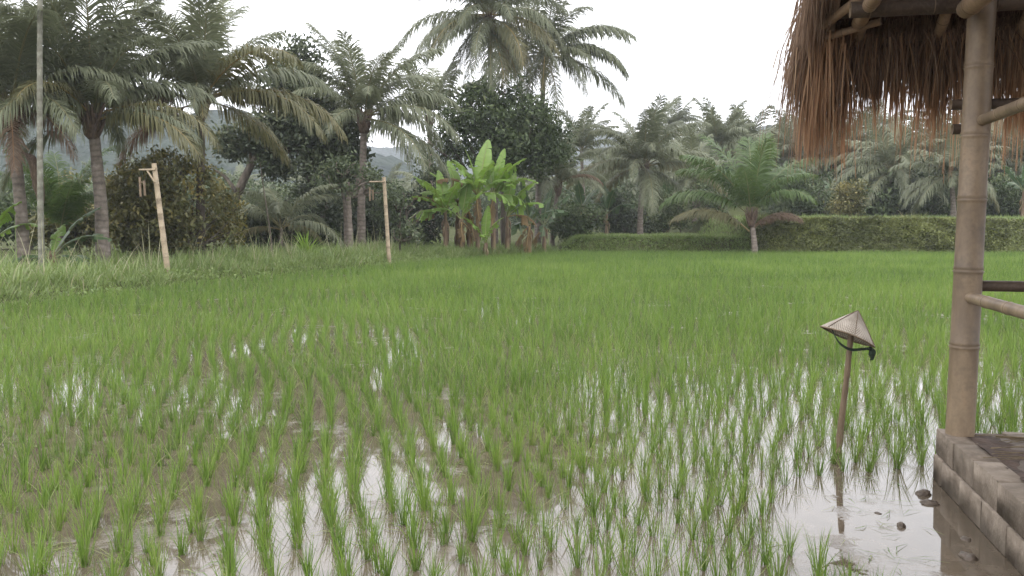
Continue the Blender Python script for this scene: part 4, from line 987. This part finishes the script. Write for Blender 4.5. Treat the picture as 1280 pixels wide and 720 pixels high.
# the thatch as a thick slab on both slopes
slab = MB(); XL, XR = -.78, 4.2
def slab_half(sgn):
    ny, nx = 26, 60; V = []; 
    for lay in (0, 1):
        for i in range(ny):
            t = i / (ny - 1); y = EY - t * (EY - RIDGE) if sgn > 0 else -PY - EY + t * (EY + PY + RIDGE)
            z = EZ + (RZ - EZ) * t + (.085 if lay == 0 else .085 + .22 * min(1, t * 5 + .25))
            for j in range(nx):
                V.append((XL + (XR - XL) * j / (nx - 1), y, z + .02 * mnoise.noise(Vector((j * .9, i * .9, lay * 7.0))) ))
    V = np.array(V); Q = []
    for lay in (0, 1):
        for i in range(ny - 1):
            for j in range(nx - 1):
                a = lay * ny * nx + i * nx + j; Q.append((a, a + 1, a + nx + 1, a + nx))
    for j in range(nx - 1): Q.append((j, j + 1, ny * nx + j + 1, ny * nx + j))
    for i in range(ny - 1):
        for j in (0, nx - 1): a = i * nx + j; Q.append((a, a + nx, ny * nx + a + nx, ny * nx + a))
    slab.add(V, Q)
slab_half(1); slab_half(-1)
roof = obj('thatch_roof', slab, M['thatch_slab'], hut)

def strands(mb, base, L, az, tilt, w, var, curl=.3, seg=4):
    """hanging straws: start along the tilt, then bend down"""
    n = len(L); d = np.stack([np.cos(az), np.sin(az), np.zeros(n)], -1)
    ax = rng.uniform(0, 2 * PI, n); side = np.stack([np.cos(ax), np.sin(ax), np.zeros(n)], -1)
    p = base.copy(); P = [p]
    for k in range(seg):
        a = tilt * (1 - (k + .5) / seg) ** 1.3 + .04
        p = p + (L / seg)[:, None] * (d * np.sin(a)[:, None] + np.array([0, 0, -1.0]) * np.cos(a)[:, None]) + rng.normal(0, .004, (n, 3)); P.append(p)
    rows = [np.stack([P[k] - side * (w * (1 - .75 * (k / seg) ** 2) / 2)[:, None], P[k] + side * (w * (1 - .75 * (k / seg) ** 2) / 2)[:, None]], 1) for k in range(seg + 1)]
    V = np.stack(rows, 1).reshape(n, -1, 3); m = 2 * (seg + 1)
    Q = (np.arange(n)[:, None, None] * m + np.array([(2 * k, 2 * k + 1, 2 * k + 3, 2 * k + 2) for k in range(seg)])[None]).reshape(-1, 4)
    mb.add(V.reshape(-1, 3), Q, None, np.repeat(var, m))

fr = MB()
n = 12500                              # eave fringe over the paddy: dense above, ragged below
bx = rng.uniform(XL, XR, n); lay = rng.random(n)
clump = vnoise(bx, bx * 0, 9, 41) * .5 + vnoise(bx, bx * 0, 24, 42) * .45
corner = np.exp(-((bx - XL) / .16) ** 2)
Lh = np.clip(.44 + clump * .40 + rng.normal(0, .06, n), .15, .8) + .5 * corner
Lh *= np.where(rng.random(n) < .35, rng.uniform(.5, .8, n), 1)
base = np.stack([bx, EY - .16 + lay * .14 + rng.normal(0, .015, n), EZ + .06 + rng.uniform(-.02, .13, n) - .05 * lay], -1)
strands(fr, base, Lh, np.where(rng.random(n) < .75, PI / 2 + rng.normal(0, .5, n), rng.uniform(0, 6.28, n)), np.abs(rng.normal(.35, .25, n)), rng.uniform(.004, .011, n), np.clip(rng.normal(.45, .25, n), 0, 1))
hem = MB(); n = 4600                   # blades that make the ragged hem, backlight painted into their colour
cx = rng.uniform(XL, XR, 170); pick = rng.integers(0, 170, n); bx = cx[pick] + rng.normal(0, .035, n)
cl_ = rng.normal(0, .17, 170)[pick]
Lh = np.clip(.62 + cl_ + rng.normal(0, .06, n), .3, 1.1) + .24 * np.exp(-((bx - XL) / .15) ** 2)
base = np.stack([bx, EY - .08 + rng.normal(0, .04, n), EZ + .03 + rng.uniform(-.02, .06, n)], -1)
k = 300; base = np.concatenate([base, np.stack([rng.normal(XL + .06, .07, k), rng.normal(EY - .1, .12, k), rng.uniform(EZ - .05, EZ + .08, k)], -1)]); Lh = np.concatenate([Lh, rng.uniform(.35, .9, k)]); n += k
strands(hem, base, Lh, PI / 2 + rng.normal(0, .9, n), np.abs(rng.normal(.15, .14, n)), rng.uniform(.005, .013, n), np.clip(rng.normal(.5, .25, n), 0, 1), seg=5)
for sx_, sgn in ((XL, -1), (XR, 1)):   # verge fringe along the sloping edges, skylight painted in as lighter straw
    n = 6500; t = rng.random(n) ** 1.3
    y = EY - t * (EY - RIDGE); z = EZ + (RZ - EZ) * t + .08 + rng.uniform(0, .2, n)
    base = np.stack([np.full(n, sx_) + rng.normal(0, .03, n) + sgn * rng.uniform(-.06, .04, n), y, z], -1)
    strands(fr, base, rng.uniform(.2, .5, n) + .25 * (t < .06), np.where(sgn < 0, PI, 0) + rng.normal(-.5 * sgn * -1, .6, n), np.abs(rng.normal(.25, .2, n)), rng.uniform(.004, .011, n), np.clip(rng.normal(.72, .25, n), 0, 1))
n = 40                                 # stray long straws at the corner
base = np.stack([rng.normal(XL, .05, n), rng.normal(EY - .1, .1, n), rng.uniform(EZ, EZ + .35, n)], -1)
strands(fr, base, rng.uniform(.6, 1.1, n), PI + rng.normal(0, .5, n), rng.uniform(.2, .75, n), np.full(n, .006), rng.uniform(.4, 1, n), seg=6)
n = 9000                               # straw ends showing between the rafters on the underside
bx = rng.uniform(XL, XR, n); t = rng.random(n) * .55
base = np.stack([bx, EY - t * (EY - RIDGE), EZ + (RZ - EZ) * t + .09], -1)
strands(fr, base, rng.uniform(.08, .24, n), PI / 2 + rng.normal(0, .3, n), rng.uniform(.9, 1.25, n), rng.uniform(.003, .008, n), np.clip(rng.normal(.3, .22, n), 0, 1), seg=2)
n = 5000
bx = rng.uniform(XL, XR, n)
base = np.stack([bx, -PY - EY + rng.uniform(0, .15, n), EZ + .08 + rng.uniform(0, .12, n)], -1)
strands(fr, base, np.clip(rng.normal(.55, .12, n), .2, 1), -PI / 2 + rng.normal(0, .5, n), np.abs(rng.normal(.3, .2, n)), rng.uniform(.008, .016, n), np.clip(rng.normal(.45, .25, n), 0, 1), seg=3)
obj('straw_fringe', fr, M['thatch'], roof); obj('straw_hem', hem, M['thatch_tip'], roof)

# loose straw and a split bamboo slat on the plinth
sl = MB(); tube(sl, [(.30, -.20, .352), (.75, -.22, .350), (1.3, -.26, .352)], [.007, .008, .006], 6)
o = tag(obj('bamboo_stick', sl, M['straw'], None, (HC[0], HC[1], 0), (0, 0, HA)), 'thin split bamboo stick lying on the dirt floor beside the big post', 'stick')
sl = MB()
for k in range(60):
    a = random.uniform(0, 3.14); c = np.array((random.uniform(.25, 1.4), random.uniform(-.75, -.15), .345 + random.uniform(0, .02))); u = np.array((math.cos(a * .3 - .3), math.sin(a * .3 - .3), random.uniform(-.04, .06))) * random.uniform(.05, .2)
    tube(sl, [c - u, c + (0, 0, .006), c + u], .0022, 4)
tag(obj('straw_litter', sl, M['straw'], None, (HC[0], HC[1], 0), (0, 0, HA)), 'loose fallen straw scattered over the dirt floor of the hut', 'straw', kind='stuff')

# ------------------------------------------------------------------ stones in the water by the plinth
def stone(label, px, py, rx, ry, rz, sink=.46):
    d = CAM_Z * F / (py - 280); mb = MB(); nu, nv = 16, 10; V = []; off = random.uniform(0, 50)
    for i in range(nv + 1):
        p = PI * i / nv
        for j in range(nu):
            t = 2 * PI * j / nu; v = Vector((math.sin(p) * math.cos(t), math.sin(p) * math.sin(t), math.cos(p)))
            k = 1 + .32 * mnoise.noise(v * 1.6 + Vector((off, 0, 0))) + .14 * mnoise.noise(v * 4.2 + Vector((0, off, 0)))
            V.append((v.x * rx * k, v.y * ry * k, v.z * rz * k))
    Q = [(i * nu + j, (i + 1) * nu + j, (i + 1) * nu + (j + 1) % nu, i * nu + (j + 1) % nu) for i in range(nv) for j in range(nu)]
    mb.add(np.array(V) * .85, Q); return tag(obj('stone', mb, M['stone'], None, (gx(px, d), d, rz * (.8 - 2 * sink)), (0, 0, random.uniform(0, 3))), label, 'stone')
stone('larger upper stone of the dark pair against the plinth foot', 1166, 624, .062, .05, .045)
stone('flatter lower stone of the dark pair near the plinth foot', 1174, 636, .068, .045, .03)
stone('small lone pointed stone in the open water left of the plinth', 1138, 666, .036, .03, .03)
stone('broad wet stone in the brown shaded water below the plinth', 1226, 707, .07, .05, .03)
stone('thin flat stone sunk in the shaded water along the plinth', 1222, 683, .05, .03, .012)
stone('tiny flat stone in the white water far left of the plinth', 1108, 649, .026, .018, .010)
# fallen rice leaves floating on the open water
fl = MB()
for k in range(22):
    px, py = random.uniform(1070, 1180), random.uniform(600, 745); d = CAM_Z * F / (py - 280); x = gx(px, d)
    if hut_local(x, d)[0] > -.08: continue
    a = random.uniform(0, 6.28); L = random.uniform(.03, .13); u = np.array((math.cos(a), math.sin(a), 0)) * L; w = np.array((-math.sin(a), math.cos(a), 0)) * .0028
    c = np.array((x, d, .004)); b = np.array((math.cos(a + .5), math.sin(a + .5), .0)) * L * .8
    fl.add([c - u - w * .3, c - u + w * .3, c - w + (0, 0, .012), c + w + (0, 0, .012), c + b - w * .2, c + b + w * .2], [(0, 1, 3, 2), (2, 3, 5, 4)], None, random.uniform(.1, .5))
for k in range(420):
    px, py = random.uniform(-40, 1160), 280 + CAM_Z * F / random.uniform(4.0, 9.5); d = CAM_Z * F / (py - 280); x = gx(px, d)
    if hut_local(x, d)[0] > -.08: continue
    a = random.uniform(0, 6.28); L = random.uniform(.02, .10); u = np.array((math.cos(a), math.sin(a), 0)) * L; w = np.array((-math.sin(a), math.cos(a), 0)) * random.uniform(.002, .006)
    c = np.array((x, d, .004)); b = np.array((math.cos(a + .6), math.sin(a + .6), .0)) * L
    fl.add([c - u - w * .3, c - u + w * .3, c - w + (0, 0, .008), c + w + (0, 0, .008), c + b - w * .2, c + b + w * .2], [(0, 1, 3, 2), (2, 3, 5, 4)], None, random.choice((.2, .5, 1.3, 1.4)))
tag(obj('floating_leaves', fl, M['rice']), 'loose broken rice leaves floating on the open water of the paddy', 'leaves', kind='stuff')

# ------------------------------------------------------------------ haze
hb = MB(); box(hb, (300, 545, 84.0), (2600, 1200, 172)); m, nt, out = new_mat('haze_air')
pv = N(nt, 'ShaderNodeVolumePrincipled', inp={'Density': .00042, 'Color': (.86, .90, 1.0, 1), 'Anisotropy': .2}); nt.links.new(pv.outputs[0], out.inputs['Volume'])
hz_o = obj('haze', hb, m, smooth=False); hz_o['kind'] = 'stuff'; hz_o['label'] = 'thin pale humid haze over the whole valley'; hz_o['category'] = 'haze'

# ------------------------------------------------------------------ sky, sun, camera
SUN_EL, SUN_ROT = math.radians(58), math.radians(200)
w = bpy.data.worlds.new('World'); scene.world = w; w.use_nodes = True; nt = w.node_tree; nt.nodes.clear(); L = nt.links
sky = N(nt, 'ShaderNodeTexSky', sky_type='NISHITA', sun_disc=False, sun_elevation=SUN_EL, sun_rotation=SUN_ROT, air_density=1.0, dust_density=4.0)
geo = N(nt, 'ShaderNodeTexCoord'); sep = N(nt, 'ShaderNodeSeparateXYZ'); L.new(geo.outputs['Generated'], sep.inputs[0])
# overcast deck: brighter overhead than at the horizon, with soft cloud structure
no = N(nt, 'ShaderNodeTexNoise', inp={'Scale': 2.2, 'Detail': 6.0, 'Roughness': .55}); L.new(geo.outputs['Generated'], no.inputs['Vector'])
gr = math_n(nt, 'ADD', math_n(nt, 'MULTIPLY', math_n(nt, 'MAXIMUM', sep.outputs[2], 0.0), 6.5), 16.0)
gr = math_n(nt, 'MULTIPLY', gr, math_n(nt, 'ADD', math_n(nt, 'MULTIPLY', no.outputs['Fac'], .30), .85))
cl = N(nt, 'ShaderNodeMix', data_type='RGBA', blend_type='MULTIPLY'); cl.inputs[0].default_value = 1.0
L.new(gr, cl.inputs[6]); cl.inputs[7].default_value = (.985, .98, 1.0, 1)
mx = mixc(nt, .9, sky.outputs[0], cl.outputs[2])
bg = N(nt, 'ShaderNodeBackground', inp={'Strength': .1}); L.new(mx, bg.inputs[0])
wo = N(nt, 'ShaderNodeOutputWorld'); L.new(bg.outputs[0], wo.inputs[0])

sun = bpy.data.lights.new('Sun', 'SUN'); sun.energy = 1.0; sun.angle = math.radians(40); sun.color = (1, .96, .91)
so = bpy.data.objects.new('Sun', sun); COL.objects.link(so)
dirv = Vector((math.sin(SUN_ROT) * math.cos(SUN_EL), math.cos(SUN_ROT) * math.cos(SUN_EL), math.sin(SUN_EL)))
so.rotation_euler = dirv.to_track_quat('Z', 'Y').to_euler(); so.location = dirv * 40

cam = bpy.data.cameras.new('Camera'); cam.sensor_width = 36; cam.lens = 36 * F / 1280; cam.clip_start = .05; cam.clip_end = 3000
co = bpy.data.objects.new('Camera', cam); COL.objects.link(co); co.location = (0, 0, CAM_Z); co.rotation_euler = (PI / 2 - PITCH, 0, 0)
scene.camera = co

vs = scene.view_settings; vs.view_transform = 'Standard'; vs.look = 'None'; vs.exposure = .7; vs.gamma = 1; vs.use_curve_mapping = False
cy = scene.cycles
cy.max_bounces = 8; cy.diffuse_bounces = 3; cy.glossy_bounces = 3; cy.transmission_bounces = 3; cy.transparent_max_bounces = 8; cy.volume_bounces = 1
cy.use_denoising = True; cy.caustics_reflective = False; cy.caustics_refractive = False; cy.sample_clamp_indirect = 8
